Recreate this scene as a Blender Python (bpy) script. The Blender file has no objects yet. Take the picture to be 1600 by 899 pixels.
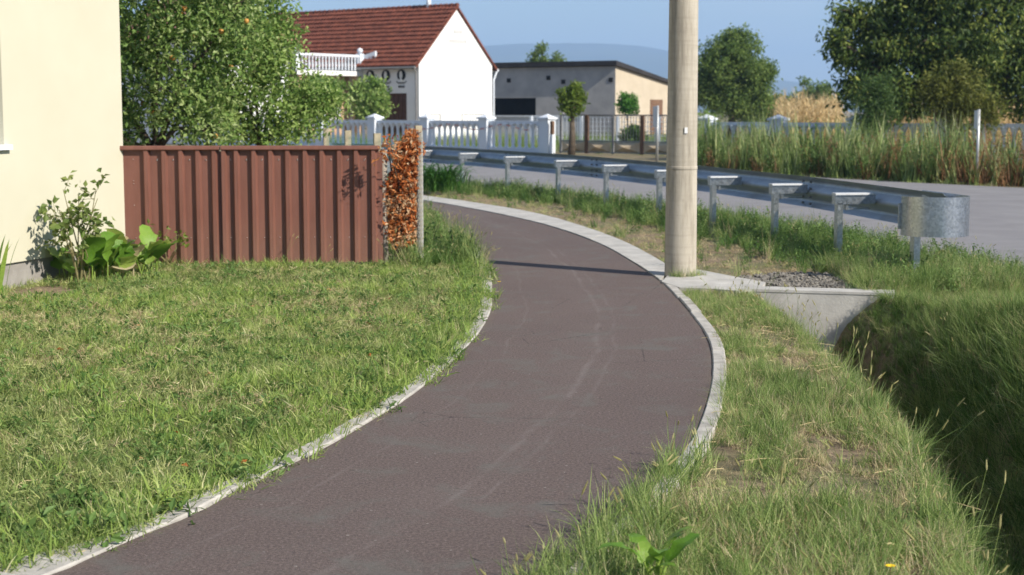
import bpy, bmesh, math, random
import numpy as np
from mathutils import Vector, Matrix

# ------------------------------------------------------------------ camera, sky, sun, exposure
sc = bpy.context.scene
C = sc.collection
FPX, HZ, EYE = 2400.0, 174.0, 1.57            # focal length in photo pixels, horizon row, eye height
TH = math.atan((449.5 - HZ) / FPX)
cam = bpy.data.cameras.new('camera'); camo = bpy.data.objects.new('camera', cam); C.objects.link(camo)
camo.location = (0, 0, EYE); camo.rotation_euler = (math.pi / 2 - TH, 0, 0)
cam.sensor_width = 36; cam.lens = FPX / 1600 * 36; cam.clip_start = 0.05; cam.clip_end = 40000
cam.dof.use_dof = True; cam.dof.focus_distance = 8.0; cam.dof.aperture_fstop = 4.5
sc.camera = camo

SUN_DIR = Vector((0.79, -0.61, 0)).normalized()   # horizontal direction towards the sun
SUN_EL = math.radians(35)
world = bpy.data.worlds.new('World'); sc.world = world; world.use_nodes = True
wn = world.node_tree; bg = wn.nodes['Background']
sky = wn.nodes.new('ShaderNodeTexSky'); sky.sky_type = 'NISHITA'; sky.sun_disc = False
sky.sun_elevation = SUN_EL; sky.sun_rotation = math.atan2(SUN_DIR.x, SUN_DIR.y)
sky.air_density = 1.0; sky.dust_density = 0.05; sky.ozone_density = 3.5
tcw = wn.nodes.new('ShaderNodeTexCoord'); mpw = wn.nodes.new('ShaderNodeMapping'); mpw.inputs['Scale'].default_value = (5, 5, 26)
nzw = wn.nodes.new('ShaderNodeTexNoise'); nzw.inputs['Scale'].default_value = 1.3; nzw.inputs['Detail'].default_value = 6; nzw.inputs['Roughness'].default_value = .55
rpw = wn.nodes.new('ShaderNodeValToRGB'); rpw.color_ramp.elements[0].position = .46; rpw.color_ramp.elements[1].position = .78; rpw.color_ramp.elements[1].color = (.45, .45, .45, 1)
mxw = wn.nodes.new('ShaderNodeMix'); mxw.data_type = 'RGBA'; mxw.inputs[7].default_value = (7.6, 7.9, 8.6, 1)     # thin high cloud
wn.links.new(tcw.outputs['Generated'], mpw.inputs[0]); wn.links.new(mpw.outputs[0], nzw.inputs['Vector']); wn.links.new(nzw.outputs['Fac'], rpw.inputs[0])
wn.links.new(rpw.outputs[0], mxw.inputs[0]); wn.links.new(sky.outputs[0], mxw.inputs[6]); wn.links.new(mxw.outputs[2], bg.inputs[0]); bg.inputs[1].default_value = 0.072
sl = bpy.data.lights.new('sun', 'SUN'); sl.energy = 4.8; sl.angle = math.radians(0.53); sl.color = (1.0, 0.93, 0.82)
so = bpy.data.objects.new('sun', sl); C.objects.link(so)
sv = Vector((SUN_DIR.x * math.cos(SUN_EL), SUN_DIR.y * math.cos(SUN_EL), math.sin(SUN_EL)))
so.rotation_euler = sv.to_track_quat('Z', 'Y').to_euler(); so.location = (20, -15, 20)
sc.view_settings.view_transform = 'Standard'; sc.view_settings.look = 'None'
sc.view_settings.exposure = 0.65; sc.view_settings.gamma = 1.0; sc.view_settings.use_curve_mapping = False
sc.render.engine = 'CYCLES'
sc.cycles.max_bounces = 6; sc.cycles.diffuse_bounces = 3; sc.cycles.glossy_bounces = 3
sc.cycles.transmission_bounces = 4; sc.cycles.transparent_max_bounces = 6; sc.cycles.volume_bounces = 1
sc.cycles.use_denoising = True

rng = np.random.default_rng(7)
random.seed(7)
_f = np.array([0, math.cos(TH), -math.sin(TH)]); _u = np.array([0, math.sin(TH), math.cos(TH)])
def ray(px, py):
    return np.array([1.0, 0, 0]) * ((px - 800) / FPX) + _u * ((449.5 - py) / FPX) + _f
def G(px, py, z=0.0):                      # where the sight line of a photo point meets height z
    d = ray(px, py); t = (z - EYE) / d[2]; return np.array([d[0] * t, d[1] * t, z])
def A(px, py, Y):                          # the point of a sight line at distance Y
    d = ray(px, py); t = Y / d[1]; return np.array([d[0] * t, Y, EYE + d[2] * t])
def topix(p):
    p = np.asarray(p, float); q = p - np.array([0, 0, EYE])
    zc = q @ _f; return np.stack([800 + FPX * q[..., 0] / zc, 449.5 - FPX * (q @ _u) / zc], -1), zc

# ------------------------------------------------------------------ materials
def lin(r, g, b):
    f = lambda c: (c / 255 / 12.92) if c / 255 <= .04045 else ((c / 255 + .055) / 1.055) ** 2.4
    return (f(r), f(g), f(b), 1)
class NT:
    def __init__(s, name):
        s.m = bpy.data.materials.new(name); s.m.use_nodes = True; s.t = s.m.node_tree
        s.b = s.t.nodes['Principled BSDF']; s.out = s.t.nodes['Material Output']
    def n(s, kind, **kw):
        x = s.t.nodes.new('ShaderNode' + kind)
        for k, v in kw.items(): setattr(x, k, v)
        return x
    def l(s, a, b): s.t.links.new(a, b)
    def pos(s):
        return s.n('NewGeometry').outputs['Position']
    def noise(s, scale, detail=4, rough=.6, vec=None, dist=0):
        x = s.n('TexNoise'); x.inputs['Scale'].default_value = scale; x.inputs['Detail'].default_value = detail
        x.inputs['Roughness'].default_value = rough; x.inputs['Distortion'].default_value = dist
        s.l(vec if vec is not None else s.pos(), x.inputs['Vector']); return x.outputs['Fac']
    def ramp(s, fac, stops):
        r = s.n('ValToRGB'); e = r.color_ramp.elements
        while len(e) < len(stops): e.new(.5)
        for el, (p, c) in zip(e, stops): el.position = p; el.color = c if len(c) == 4 else (*c, 1)
        s.l(fac, r.inputs[0]); return r.outputs[0]
    def mix(s, fac, a, b, blend='MIX'):
        x = s.n('Mix', data_type='RGBA', blend_type=blend)
        for sock, v in ((x.inputs[0], fac), (x.inputs[6], a), (x.inputs[7], b)):
            if hasattr(v, 'is_linked') or hasattr(v, 'links'): s.l(v, sock)
            else: sock.default_value = v
        return x.outputs[2]
    def math(s, op, a, b=0.0, clamp=False):
        x = s.n('Math', operation=op, use_clamp=clamp)
        for sock, v in ((x.inputs[0], a), (x.inputs[1], b)):
            if hasattr(v, 'links'): s.l(v, sock)
            else: sock.default_value = v
        return x.outputs[0]
    def bump(s, h, strength=.3, dist=.01):
        x = s.n('Bump'); x.inputs['Strength'].default_value = strength; x.inputs['Distance'].default_value = dist
        s.l(h, x.inputs['Height']); s.l(x.outputs[0], s.b.inputs['Normal'])
    def setc(s, c): s.l(c, s.b.inputs['Base Color'])

def surf(name, c1, c2, scale=3.0, rough=.85, metallic=0.0, bump=.0, bscale=60.0, bdist=.01, spec=.3, detail=5):
    m = NT(name); f = m.noise(scale, detail, .65)
    m.setc(m.ramp(f, [(.3, c1), (.7, c2)])); m.b.inputs['Roughness'].default_value = rough
    m.b.inputs['Metallic'].default_value = metallic; m.b.inputs['Specular IOR Level'].default_value = spec
    if bump: m.bump(m.noise(bscale, 4, .7), bump, bdist)
    return m.m
def leafmat(name, cols, trans=.35, rough=.55, inst=.0, patch=0.0, pscale=.7, spec=.25):
    m = NT(name)
    at = m.n('Attribute', attribute_name='v').outputs['Fac']
    f = at
    if inst:
        r = m.n('ObjectInfo').outputs['Random']
        f = m.math('ADD', f, m.math('MULTIPLY', m.math('SUBTRACT', r, .5), inst))
    if patch:
        nz = m.noise(pscale, 3, .6)
        f = m.math('ADD', f, m.math('MULTIPLY', m.math('SUBTRACT', nz, .5), patch))
    col = m.ramp(f, [(i / (len(cols) - 1), c) for i, c in enumerate(cols)])
    m.setc(col); m.b.inputs['Roughness'].default_value = rough; m.b.inputs['Specular IOR Level'].default_value = spec
    tr = m.n('BsdfTranslucent'); m.l(col, tr.inputs[0])
    mx = m.n('MixShader'); mx.inputs[0].default_value = trans
    m.l(m.b.outputs[0], mx.inputs[1]); m.l(tr.outputs[0], mx.inputs[2]); m.l(mx.outputs[0], m.out.inputs[0])
    return m.m

M = {}
# ground soil with dry straw and green moss
m = NT('soil'); n1 = m.noise(1.3, 6, .65); n2 = m.noise(18, 5, .7)
c = m.ramp(n2, [(.25, (.10, .07, .045)), (.5, (.24, .175, .11)), (.75, (.38, .29, .18))])
c = m.mix(m.math('MULTIPLY', m.ramp(n1, [(.42, (0, 0, 0)), (.6, (1, 1, 1))]), .6), c, (.13, .16, .055, 1))
m.setc(c); m.b.inputs['Roughness'].default_value = .95; m.bump(m.noise(45, 6, .75), .8, .03); M['soil'] = m.m
# path asphalt, with pale tyre lines along it (UV: x across, y along in metres)
m = NT('path_asphalt')
uv = m.n('UVMap', uv_map='UVMap').outputs[0]; sx = m.n('SeparateXYZ'); m.l(uv, sx.inputs[0])
fine = m.noise(75, 4, .85); mid = m.noise(1.1, 6, .62); big = m.noise(.35, 3, .5)
base = m.ramp(fine, [(.30, (.048, .038, .036)), (.5, (.130, .098, .088)), (.70, (.31, .245, .22))])
base = m.mix(m.math('MULTIPLY', mid, .35), base, (.142, .106, .097, 1))
base = m.mix(m.math('MULTIPLY', m.ramp(big, [(.4, (0, 0, 0)), (.7, (1, 1, 1))]), .22), base, (.075, .056, .053, 1))
cmb = m.n('CombineXYZ'); m.l(m.math('MULTIPLY', sx.outputs[0], .5), cmb.inputs[0]); m.l(m.math('MULTIPLY', sx.outputs[1], .55), cmb.inputs[1])
wob = m.noise(1.0, 3, .5, cmb.outputs[0])
brk = m.ramp(m.noise(1.5, 5, .7), [(.38, (0, 0, 0)), (.62, (1, 1, 1))])
def track(u0, w, k):
    d = m.math('ABSOLUTE', m.math('SUBTRACT', m.math('ADD', sx.outputs[0], m.math('MULTIPLY', m.math('SUBTRACT', wob, .5), .13)), u0))
    t = m.math('SUBTRACT', 1.0, m.math('DIVIDE', d, w), True)
    return m.math('MULTIPLY', m.math('MULTIPLY', t, brk), k)
tot = m.math('ADD', m.math('ADD', track(.53, .018, .34), track(.60, .011, .24)), m.math('ADD', track(.17, .010, .26), track(.50, .20, .09)), True)
base = m.mix(tot, base, (.27, .235, .22, 1))
blot = m.ramp(m.noise(2.6, 5, .7, None, .6), [(.52, (0, 0, 0)), (.68, (1, 1, 1))]); base = m.mix(m.math('MULTIPLY', blot, .7), base, (.145, .14, .125, 1))
grit = m.ramp(m.noise(38, 3, .7), [(.60, (0, 0, 0)), (.70, (1, 1, 1))]); base = m.mix(m.math('MULTIPLY', grit, .6), base, (.05, .04, .04, 1))
vc = m.n('TexVoronoi', feature='DISTANCE_TO_EDGE'); vc.inputs['Scale'].default_value = 1.1; 
m.l(m.pos(), vc.inputs['Vector'])
crk = m.math('MULTIPLY', m.math('LESS_THAN', m.math('ADD', vc.outputs['Distance'], m.math('MULTIPLY', m.noise(9, 4, .7), .03)), .0175), m.ramp(m.noise(.6, 2, .5), [(.5, (0, 0, 0)), (.58, (1, 1, 1))])); base = m.mix(m.math('MULTIPLY', crk, .55), base, (.03, .024, .024, 1))
vo = m.n('TexVoronoi'); vo.inputs['Scale'].default_value = 8.0; m.l(m.pos(), vo.inputs['Vector'])
speck = m.math('LESS_THAN', vo.outputs['Distance'], .045)
base = m.mix(m.math('MULTIPLY', speck, .6), base, (.42, .38, .34, 1))
ed = m.math('ABSOLUTE', m.math('SUBTRACT', sx.outputs[0], .5)); ed = m.math('MULTIPLY', m.math('SUBTRACT', ed, m.math('ADD', .40, m.math('MULTIPLY', m.noise(3.2, 5, .75), .12))), 9.0, True)
base = m.mix(m.math('MULTIPLY', ed, .7), base, (.19, .15, .11, 1))
m.setc(base); m.b.inputs['Roughness'].default_value = .88; m.b.inputs['Specular IOR Level'].default_value = .3
m.bump(m.noise(170, 3, .8), .9, .006); M['path'] = m.m
M['road'] = surf('road_asphalt', (.20, .19, .195), (.265, .255, .255), 1.2, .85, bump=.5, bscale=90, bdist=.006)
M['concrete'] = surf('kerb_concrete', (.30, .28, .25), (.56, .53, .48), 7, .9, bump=.6, bscale=60, bdist=.006)
M['slab'] = surf('apron_concrete', (.36, .345, .32), (.55, .53, .49), 3.5, .9, bump=.5, bscale=50, bdist=.006)
# utility pole concrete with vertical streaks and casting rings
m = NT('pole_concrete'); mp = m.n('Mapping'); mp.inputs['Scale'].default_value = (7, 7, .6); m.l(m.pos(), mp.inputs[0])
st = m.noise(1.5, 6, .7, mp.outputs[0]); mp2 = m.n('Mapping'); mp2.inputs['Scale'].default_value = (1.2, 1.2, 26); m.l(m.pos(), mp2.inputs[0])
rg = m.noise(1, 4, .7, mp2.outputs[0])
c = m.ramp(st, [(.30, (.20, .175, .135)), (.5, (.40, .355, .285)), (.72, (.52, .475, .39))])
c = m.mix(m.math('MULTIPLY', m.ramp(rg, [(.5, (0, 0, 0)), (.72, (1, 1, 1))]), .35), c, (.25, .22, .175, 1))
c = m.mix(m.math('MULTIPLY', m.ramp(m.noise(9, 5, .7), [(.6, (0, 0, 0)), (.75, (1, 1, 1))]), .4), c, (.22, .20, .17, 1))
m.setc(c); m.b.inputs['Roughness'].default_value = .9; m.bump(m.noise(70, 5, .7), .5, .006); M['pole'] = m.m
M['yellow'] = surf('yellow_render', (.56, .53, .405), (.595, .565, .44), 1.4, .9, bump=.35, bscale=220, bdist=.003)
M['plinth'] = surf('grey_plinth', (.25, .23, .21), (.36, .34, .31), 5, .9, bump=.4)
M['white'] = surf('white_paint', (.66, .70, .76), (.74, .78, .82), 1.0, .75)  # white, with the blue of skylit shade tinted into the colour
M['white_wall'] = surf('white_render', (.76, .76, .75), (.84, .84, .83), .8, .9)
M['grey_wall'] = surf('pale_grey_render', (.52, .53, .55), (.60, .61, .62), .8, .9)  # plain pale grey render, used on the low yard wall
# brown sheet steel
m = NT('brown_sheet'); mp = m.n('Mapping'); mp.inputs['Scale'].default_value = (5, 5, .8); m.l(m.pos(), mp.inputs[0])
c = m.ramp(m.noise(2, 6, .7, mp.outputs[0]), [(.3, (.150, .062, .044)), (.7, (.205, .088, .064))])
c = m.mix(m.math('MULTIPLY', m.ramp(m.noise(40, 4, .7), [(.66, (0, 0, 0)), (.74, (1, 1, 1))]), .35), c, (.34, .27, .22, 1))
sz = m.n('SeparateXYZ'); m.l(m.pos(), sz.inputs[0])
low = m.math('MULTIPLY', m.math('SUBTRACT', .5, sz.outputs[2], True), m.noise(25, 4, .8), True)
c = m.mix(m.math('MULTIPLY', low, 1.1, True), c, (.24, .16, .11, 1))
m.setc(c); m.b.inputs['Roughness'].default_value = .5; m.b.inputs['Specular IOR Level'].default_value = .4; M['brown'] = m.m
M['screw'] = surf('screw_zinc', (.5, .48, .44), (.6, .58, .54), 3, .5, .6)
# galvanised steel
m = NT('galvanised'); vo = m.n('TexVoronoi'); vo.inputs['Scale'].default_value = 55; m.l(m.pos(), vo.inputs['Vector'])
c = m.ramp(vo.outputs['Color'], [(.2, (.36, .39, .42)), (.8, (.52, .55, .58))])
c = m.mix(m.math('MULTIPLY', m.ramp(m.noise(6, 5, .7), [(.45, (0, 0, 0)), (.7, (1, 1, 1))]), .35), c, (.40, .40, .38, 1))
m.setc(c); m.b.inputs['Metallic'].default_value = .97
m.l(m.ramp(m.noise(30, 4, .6), [(.3, (.26, .26, .26)), (.7, (.4, .4, .4))]), m.b.inputs['Roughness']); M['galv'] = m.m
M['beam'] = surf('galvanised_beam', (.30, .34, .39), (.42, .46, .51), 5, .5, .75, detail=7)
M['zinc'] = surf('zinc_plate', (.62, .63, .64), (.74, .75, .75), 9, .5, .2)  # weathered zinc, lightened so spacer tops carry their sunlit white in the colour
M['bolt'] = surf('dark_bolt', (.2, .2, .21), (.3, .3, .31), 5, .5, .8)
M['grey_metal'] = surf('grey_post_metal', (.42, .43, .43), (.5, .51, .51), 4, .5, .6)
M['sign_back'] = surf('sign_back', (.55, .56, .56), (.62, .63, .63), 4, .5, .4)
M['sign_white'] = surf('sign_white', (.75, .75, .74), (.8, .8, .8), 4, .5)
M['tile'] = surf('roof_tile', (.075, .026, .018), (.235, .075, .045), 3.2, .85, detail=8)
M['tile2'] = surf('pink_roof_tile', (.30, .13, .10), (.42, .21, .17), 3, .85)
M['dark_roof'] = surf('dark_roof', (.022, .02, .02), (.045, .04, .038), 2, .7)
M['shed'] = surf('shed_cement', (.30, .30, .30), (.45, .44, .43), .9, .92, detail=8)
M['shed_side'] = surf('shed_block', (.46, .39, .29), (.56, .48, .37), .9, .92, detail=8)  # paler, warmer tone than the front wall
M['black'] = surf('black_and_painted_dark', (.01, .01, .01), (.02, .02, .02), 2, .9)  # true black on ornaments; dark of bay, vents and pipe put into colour
M['brown_wood'] = surf('brown_wood', (.06, .026, .018), (.10, .045, .03), 3, .6)
M['tan'] = surf('tan_render', (.42, .27, .17), (.52, .36, .24), 1.4, .9)
m = NT('window_glass'); m.b.inputs['Base Color'].default_value = (.02, .025, .03, 1); m.b.inputs['Roughness'].default_value = .06; M['glass'] = m.m
M['curtain'] = surf('curtain', (.5, .5, .5), (.62, .62, .62), 6, .9)
M['rust'] = surf('rusty_steel', (.12, .065, .04), (.22, .13, .08), 5, .8)
M['gate'] = surf('gate_steel', (.20, .20, .20), (.30, .29, .28), 5, .6, .3)
M['gate_panel'] = surf('gate_panel', (.40, .31, .20), (.58, .47, .32), 2.2, .7)
M['bark'] = surf('bark', (.06, .045, .032), (.14, .11, .08), 9, .95, bump=.8, bscale=35, bdist=.03)
M['wood_grey'] = surf('weathered_wood', (.25, .22, .18), (.42, .38, .32), 10, .9, bump=.6, bscale=60)
M['post_c'] = surf('fence_post_concrete', (.30, .26, .18), (.46, .40, .28), 9, .92, bump=.6, bscale=60)
M['wire'] = surf('green_wire', (.03, .14, .10), (.05, .2, .14), 9, .5)
M['wire_grey'] = surf('grey_wire', (.3, .3, .28), (.4, .4, .38), 9, .6, .4)
M['tape_red'] = surf('tape_red', (.5, .12, .10), (.6, .2, .17), 9, .5)
M['gravel'] = surf('gravel', (.11, .10, .085), (.27, .25, .22), 30, .95)  # grey darkened by dirt, with the patch's shadow also put into the colour
M['fruit'] = surf('ripe_apple', (.42, .13, .04), (.55, .33, .07), 9, .45)
M['yellow_petal'] = surf('yellow_petal', (.8, .5, .01), (.85, .6, .02), 9, .6)
M['hill'] = surf('hill_forest', (.03, .05, .03), (.07, .09, .04), .004, .95)
M['stem'] = surf('plant_stem', (.14, .13, .05), (.22, .19, .09), 9, .8)
M['straw'] = surf('straw', (.40, .31, .16), (.55, .45, .25), 12, .85)

GR = [(.030, .060, .010, 1), (.065, .118, .022, 1), (.105, .165, .036, 1), (.165, .215, .060, 1)]
M['lawn'] = leafmat('lawn_blade', [(.10, .15, .045, 1), (.28, .36, .11, 1), (.49, .53, .20, 1), (.74, .70, .40, 1)], .42, .55, .6, .7, .9)
M['lawn_light'] = leafmat('lawn_blade_light', [(.17, .27, .06, 1), (.32, .44, .10, 1), (.50, .57, .18, 1)], .45, .5, .5, .3, .8)
M['dry'] = leafmat('dry_blade', [(.36, .27, .15, 1), (.56, .46, .27, 1), (.74, .64, .42, 1)], .3, .7, .4)
M['long'] = leafmat('long_blade', [(.09, .15, .04, 1), (.21, .31, .085, 1), (.37, .46, .15, 1), (.56, .58, .27, 1)], .45, .5, .5, .4, .9)
M['deep'] = leafmat('deep_green_blade', [(.05, .12, .025, 1), (.10, .20, .04, 1), (.18, .29, .07, 1)], .35, .5, .5)
M['head'] = leafmat('seed_head', [(.36, .33, .13, 1), (.50, .46, .22, 1), (.60, .54, .30, 1)], .35, .8, .5)
M['weed'] = leafmat('weed_leaf', [(.06, .13, .03, 1), (.13, .22, .055, 1), (.23, .33, .10, 1)], .35, .5, .4)
M['reed'] = leafmat('reed_blade', [(.045, .085, .02, 1), (.15, .22, .06, 1), (.34, .42, .14, 1), (.60, .60, .31, 1)], .35, .5, .6)
M['reed_dry'] = leafmat('reed_dry_blade', [(.17, .085, .035, 1), (.30, .16, .07, 1), (.38, .27, .14, 1)], .3, .7, .6)
M['corn'] = leafmat('corn_leaf', [(.46, .32, .15, 1), (.62, .46, .23, 1), (.74, .58, .33, 1)], .35, .7, .5)
M['apple_leaf'] = leafmat('apple_leaf', [(.09, .17, .04, 1), (.20, .32, .08, 1), (.34, .44, .14, 1), (.50, .58, .28, 1)], .45, .5)
M['plum_leaf'] = leafmat('plum_leaf', [(.11, .20, .045, 1), (.22, .34, .08, 1), (.35, .46, .13, 1), (.50, .58, .25, 1)], .45, .5)
M['walnut_leaf'] = leafmat('walnut_leaf', [(.03, .055, .014, 1), (.07, .12, .03, 1), (.17, .23, .05, 1), (.42, .46, .11, 1)], .4, .5)
M['tree_leaf'] = leafmat('round_tree_leaf', [(.09, .155, .035, 1), (.17, .25, .06, 1), (.31, .39, .11, 1)], .45, .55)
M['willow_leaf'] = leafmat('willow_leaf', [(.045, .09, .025, 1), (.085, .15, .04, 1), (.16, .23, .065, 1)], .35, .5)
M['olive_leaf'] = leafmat('olive_leaf', [(.08, .10, .02, 1), (.16, .18, .035, 1), (.28, .28, .07, 1)], .35, .55)
M['lime_leaf'] = leafmat('lime_leaf', [(.09, .15, .02, 1), (.16, .23, .03, 1), (.24, .29, .06, 1)], .4, .5)
M['bright_leaf'] = leafmat('bright_leaf', [(.06, .18, .02, 1), (.10, .27, .03, 1), (.16, .34, .06, 1)], .4, .5)
M['dead_leaf'] = leafmat('dead_leaf', [(.24, .055, .016, 1), (.48, .14, .035, 1), (.62, .26, .09, 1), (.62, .46, .29, 1)], .35, .7)
M['broad_leaf'] = leafmat('broad_leaf', [(.10, .22, .025, 1), (.20, .36, .045, 1), (.38, .48, .11, 1)], .4, .45, 0, .5, 9, spec=.4)
bl = M['broad_leaf'].node_tree; pb_ = bl.nodes['Principled BSDF']; ge = bl.nodes.new('ShaderNodeNewGeometry'); nz_ = bl.nodes.new('ShaderNodeTexNoise'); nz_.inputs['Scale'].default_value = 45; nz_.inputs['Detail'].default_value = 5
bl.links.new(ge.outputs['Position'], nz_.inputs['Vector']); bu = bl.nodes.new('ShaderNodeBump'); bu.inputs['Strength'].default_value = .6; bu.inputs['Distance'].default_value = .01
bl.links.new(nz_.outputs['Fac'], bu.inputs['Height']); bl.links.new(bu.outputs[0], pb_.inputs['Normal'])
M['rose_leaf'] = leafmat('rose_leaf', [(.08, .13, .03, 1), (.16, .22, .055, 1), (.28, .32, .10, 1)], .35, .5)
M['clump'] = leafmat('clump_blade', [(.025, .085, .012, 1), (.05, .15, .02, 1), (.10, .23, .04, 1)], .35, .4)

# ------------------------------------------------------------------ mesh helpers
ORG = {}
class MB:
    def __init__(s): s.v = []; s.f = []; s.n = 0; s.a = []
    def add(s, v, f, val=None):
        v = np.asarray(v, float).reshape(-1, 3); o = s.n
        s.v.append(v); s.f.extend([tuple(int(i) + o for i in q) for q in f]); s.n += len(v)
        if val is not None: s.a.append(np.full(len(v), val) if np.isscalar(val) else np.asarray(val))
        return s
    def box(s, c, size, ax=(1, 0, 0), val=None):        # c centre, size along ax / perpendicular / z
        ax = np.array([ax[0], ax[1], 0.0]); ax /= np.linalg.norm(ax); ay = np.array([-ax[1], ax[0], 0]); az = np.array([0, 0, 1.0])
        c = np.asarray(c, float); h = np.asarray(size, float) / 2
        v = [c + ax * h[0] * i + ay * h[1] * j + az * h[2] * k for k in (-1, 1) for j in (-1, 1) for i in (-1, 1)]
        return s.add(v, [(0, 2, 3, 1), (4, 5, 7, 6), (0, 1, 5, 4), (2, 6, 7, 3), (0, 4, 6, 2), (1, 3, 7, 5)], val)
    def tube(s, pts, rad, k=6, cap=True, val=None):
        pts = [np.asarray(p, float) for p in pts]; n = len(pts)
        rad = [rad] * n if np.isscalar(rad) else rad
        vs = []; prev = None
        for i, p in enumerate(pts):
            d = pts[min(i + 1, n - 1)] - pts[max(i - 1, 0)]; d = d / (np.linalg.norm(d) + 1e-9)
            ref = np.array([0, 0, 1.0]) if abs(d[2]) < .9 else np.array([1.0, 0, 0])
            if prev is not None: ref = prev
            a = ref - d * (ref @ d); a /= np.linalg.norm(a) + 1e-9; b = np.cross(d, a); prev = a
            for j in range(k):
                t = 2 * math.pi * j / k; vs.append(p + rad[i] * (a * math.cos(t) + b * math.sin(t)))
        fs = [(i * k + j, i * k + (j + 1) % k, (i + 1) * k + (j + 1) % k, (i + 1) * k + j) for i in range(n - 1) for j in range(k)]
        if cap: fs += [tuple(range(k - 1, -1, -1)), tuple((n - 1) * k + j for j in range(k))]
        return s.add(vs, fs, val)
    def lathe(s, prof, c=(0, 0, 0), k=10):
        vs = [(c[0] + r * math.cos(2 * math.pi * j / k), c[1] + r * math.sin(2 * math.pi * j / k), c[2] + z) for r, z in prof for j in range(k)]
        n = len(prof)
        fs = [(i * k + j, i * k + (j + 1) % k, (i + 1) * k + (j + 1) % k, (i + 1) * k + j) for i in range(n - 1) for j in range(k)]
        fs += [tuple(range(k - 1, -1, -1)), tuple((n - 1) * k + j for j in range(k))]
        return s.add(vs, fs)
    def prism(s, poly, z0, z1):
        n = len(poly); v = [(p[0], p[1], z0) for p in poly] + [(p[0], p[1], z1) for p in poly]
        area = sum(poly[i][0] * poly[(i + 1) % n][1] - poly[(i + 1) % n][0] * poly[i][1] for i in range(n))
        b = tuple(range(n)); t = tuple(range(n, 2 * n))
        sd = [(i, (i + 1) % n, (i + 1) % n + n, i + n) for i in range(n)]
        if area < 0: b, t = t, b; sd = [q[::-1] for q in sd]
        return s.add(v, [b[::-1], t] + sd)
    def extrude(s, prof, p0, p1, side, up=(0, 0, 1)):   # closed profile (a along side, b along up) swept from p0 to p1
        p0 = np.asarray(p0, float); p1 = np.asarray(p1, float); side = np.asarray(side, float); up = np.asarray(up, float)
        n = len(prof); v = [p + side * a + up * b for p in (p0, p1) for a, b in prof]
        fs = [(i, (i + 1) % n, (i + 1) % n + n, i + n) for i in range(n)] + [tuple(range(n - 1, -1, -1)), tuple(range(n, 2 * n))]
        return s.add(v, fs)
    def mesh(s, name, org=(0, 0, 0)):
        me = bpy.data.meshes.new(name); v = np.concatenate(s.v) - np.asarray(org, float) if s.v else np.zeros((0, 3))
        me.from_pydata(v.tolist(), [], s.f); 
        if s.a and sum(len(x) for x in s.a) == s.n:
            at = me.attributes.new('v', 'FLOAT', 'POINT'); at.data.foreach_set('value', np.concatenate(s.a).astype(np.float32))
        me.update(); return me
    def build(s, name, mat, parent=None, smooth=False, fix=True):
        org = ORG[parent.name] if parent is not None else (0, 0, 0)
        me = s.mesh(name, org)
        if fix:
            bm = bmesh.new(); bm.from_mesh(me); bmesh.ops.recalc_face_normals(bm, faces=bm.faces); bm.to_mesh(me); bm.free()
        return link(name, me, mat, parent, smooth)
def link(name, me, mat, parent=None, smooth=False, loc=None, rz=0.0):
    o = bpy.data.objects.new(name, me); C.objects.link(o)
    if mat is not None and not me.materials: me.materials.append(mat)
    if smooth: me.polygons.foreach_set('use_smooth', [True] * len(me.polygons))
    if parent is not None:
        o.parent = parent; ORG[o.name] = ORG[parent.name]
        if loc is not None: o.location = np.asarray(loc, float) - np.asarray(ORG[parent.name], float)
    else:
        ORG[o.name] = (0, 0, 0)
        if loc is not None: o.location = loc; ORG[o.name] = tuple(loc)
    o.rotation_euler[2] = rz
    return o
def tag(o, label=None, cat=None, group=None, kind=None):
    if label: o['label'] = label
    if cat: o['category'] = cat
    if group: o['group'] = group
    if kind: o['kind'] = kind
    return o
def thing(name, label, cat, loc=(0, 0, 0), group=None):
    o = bpy.data.objects.new(name, None); C.objects.link(o); o.empty_display_size = .2
    o.location = [float(x) for x in loc]; ORG[o.name] = tuple(float(x) for x in loc)
    return tag(o, label, cat, group)
def catmull(P, n=12):
    P = np.asarray(P, float); Q = np.vstack([2 * P[0] - P[1], P, 2 * P[-1] - P[-2]]); out = []
    for i in range(1, len(Q) - 2):
        for t in np.linspace(0, 1, n, endpoint=False):
            a, b, c, d = Q[i - 1], Q[i], Q[i + 1], Q[i + 2]
            out.append(.5 * (2 * b + (c - a) * t + (2 * a - 5 * b + 4 * c - d) * t * t + (3 * b - a - 3 * c + d) * t ** 3))
    out.append(P[-1]); return np.array(out)
def resample(P, n):
    d = np.r_[0, np.cumsum(np.linalg.norm(np.diff(P, axis=0), axis=1))]
    s = np.linspace(0, d[-1], n); return np.stack([np.interp(s, d, P[:, i]) for i in range(P.shape[1])], 1)
def inside(x, y, poly):
    x = np.asarray(x); y = np.asarray(y); r = np.zeros(x.shape, bool); n = len(poly); j = n - 1
    for i in range(n):
        xi, yi = poly[i][0], poly[i][1]; xj, yj = poly[j][0], poly[j][1]
        if yi != yj:
            r ^= ((yi > y) != (yj > y)) & (x < (xj - xi) * (y - yi) / (yj - yi) + xi)
        j = i
    return r
def vnoise(x, y, scale=1.0, seed=0):           # smooth value noise 0..1
    x = np.asarray(x) * scale + seed * 17.3; y = np.asarray(y) * scale - seed * 9.1
    xi = np.floor(x); yi = np.floor(y); fx = x - xi; fy = y - yi
    h = lambda a, b: np.modf(np.abs(np.sin(a * 127.1 + b * 311.7 + seed) * 43758.5453))[0]
    sx = fx * fx * (3 - 2 * fx); sy = fy * fy * (3 - 2 * fy)
    return (h(xi, yi) * (1 - sx) + h(xi + 1, yi) * sx) * (1 - sy) + (h(xi, yi + 1) * (1 - sx) + h(xi + 1, yi + 1) * sx) * sy
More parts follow.
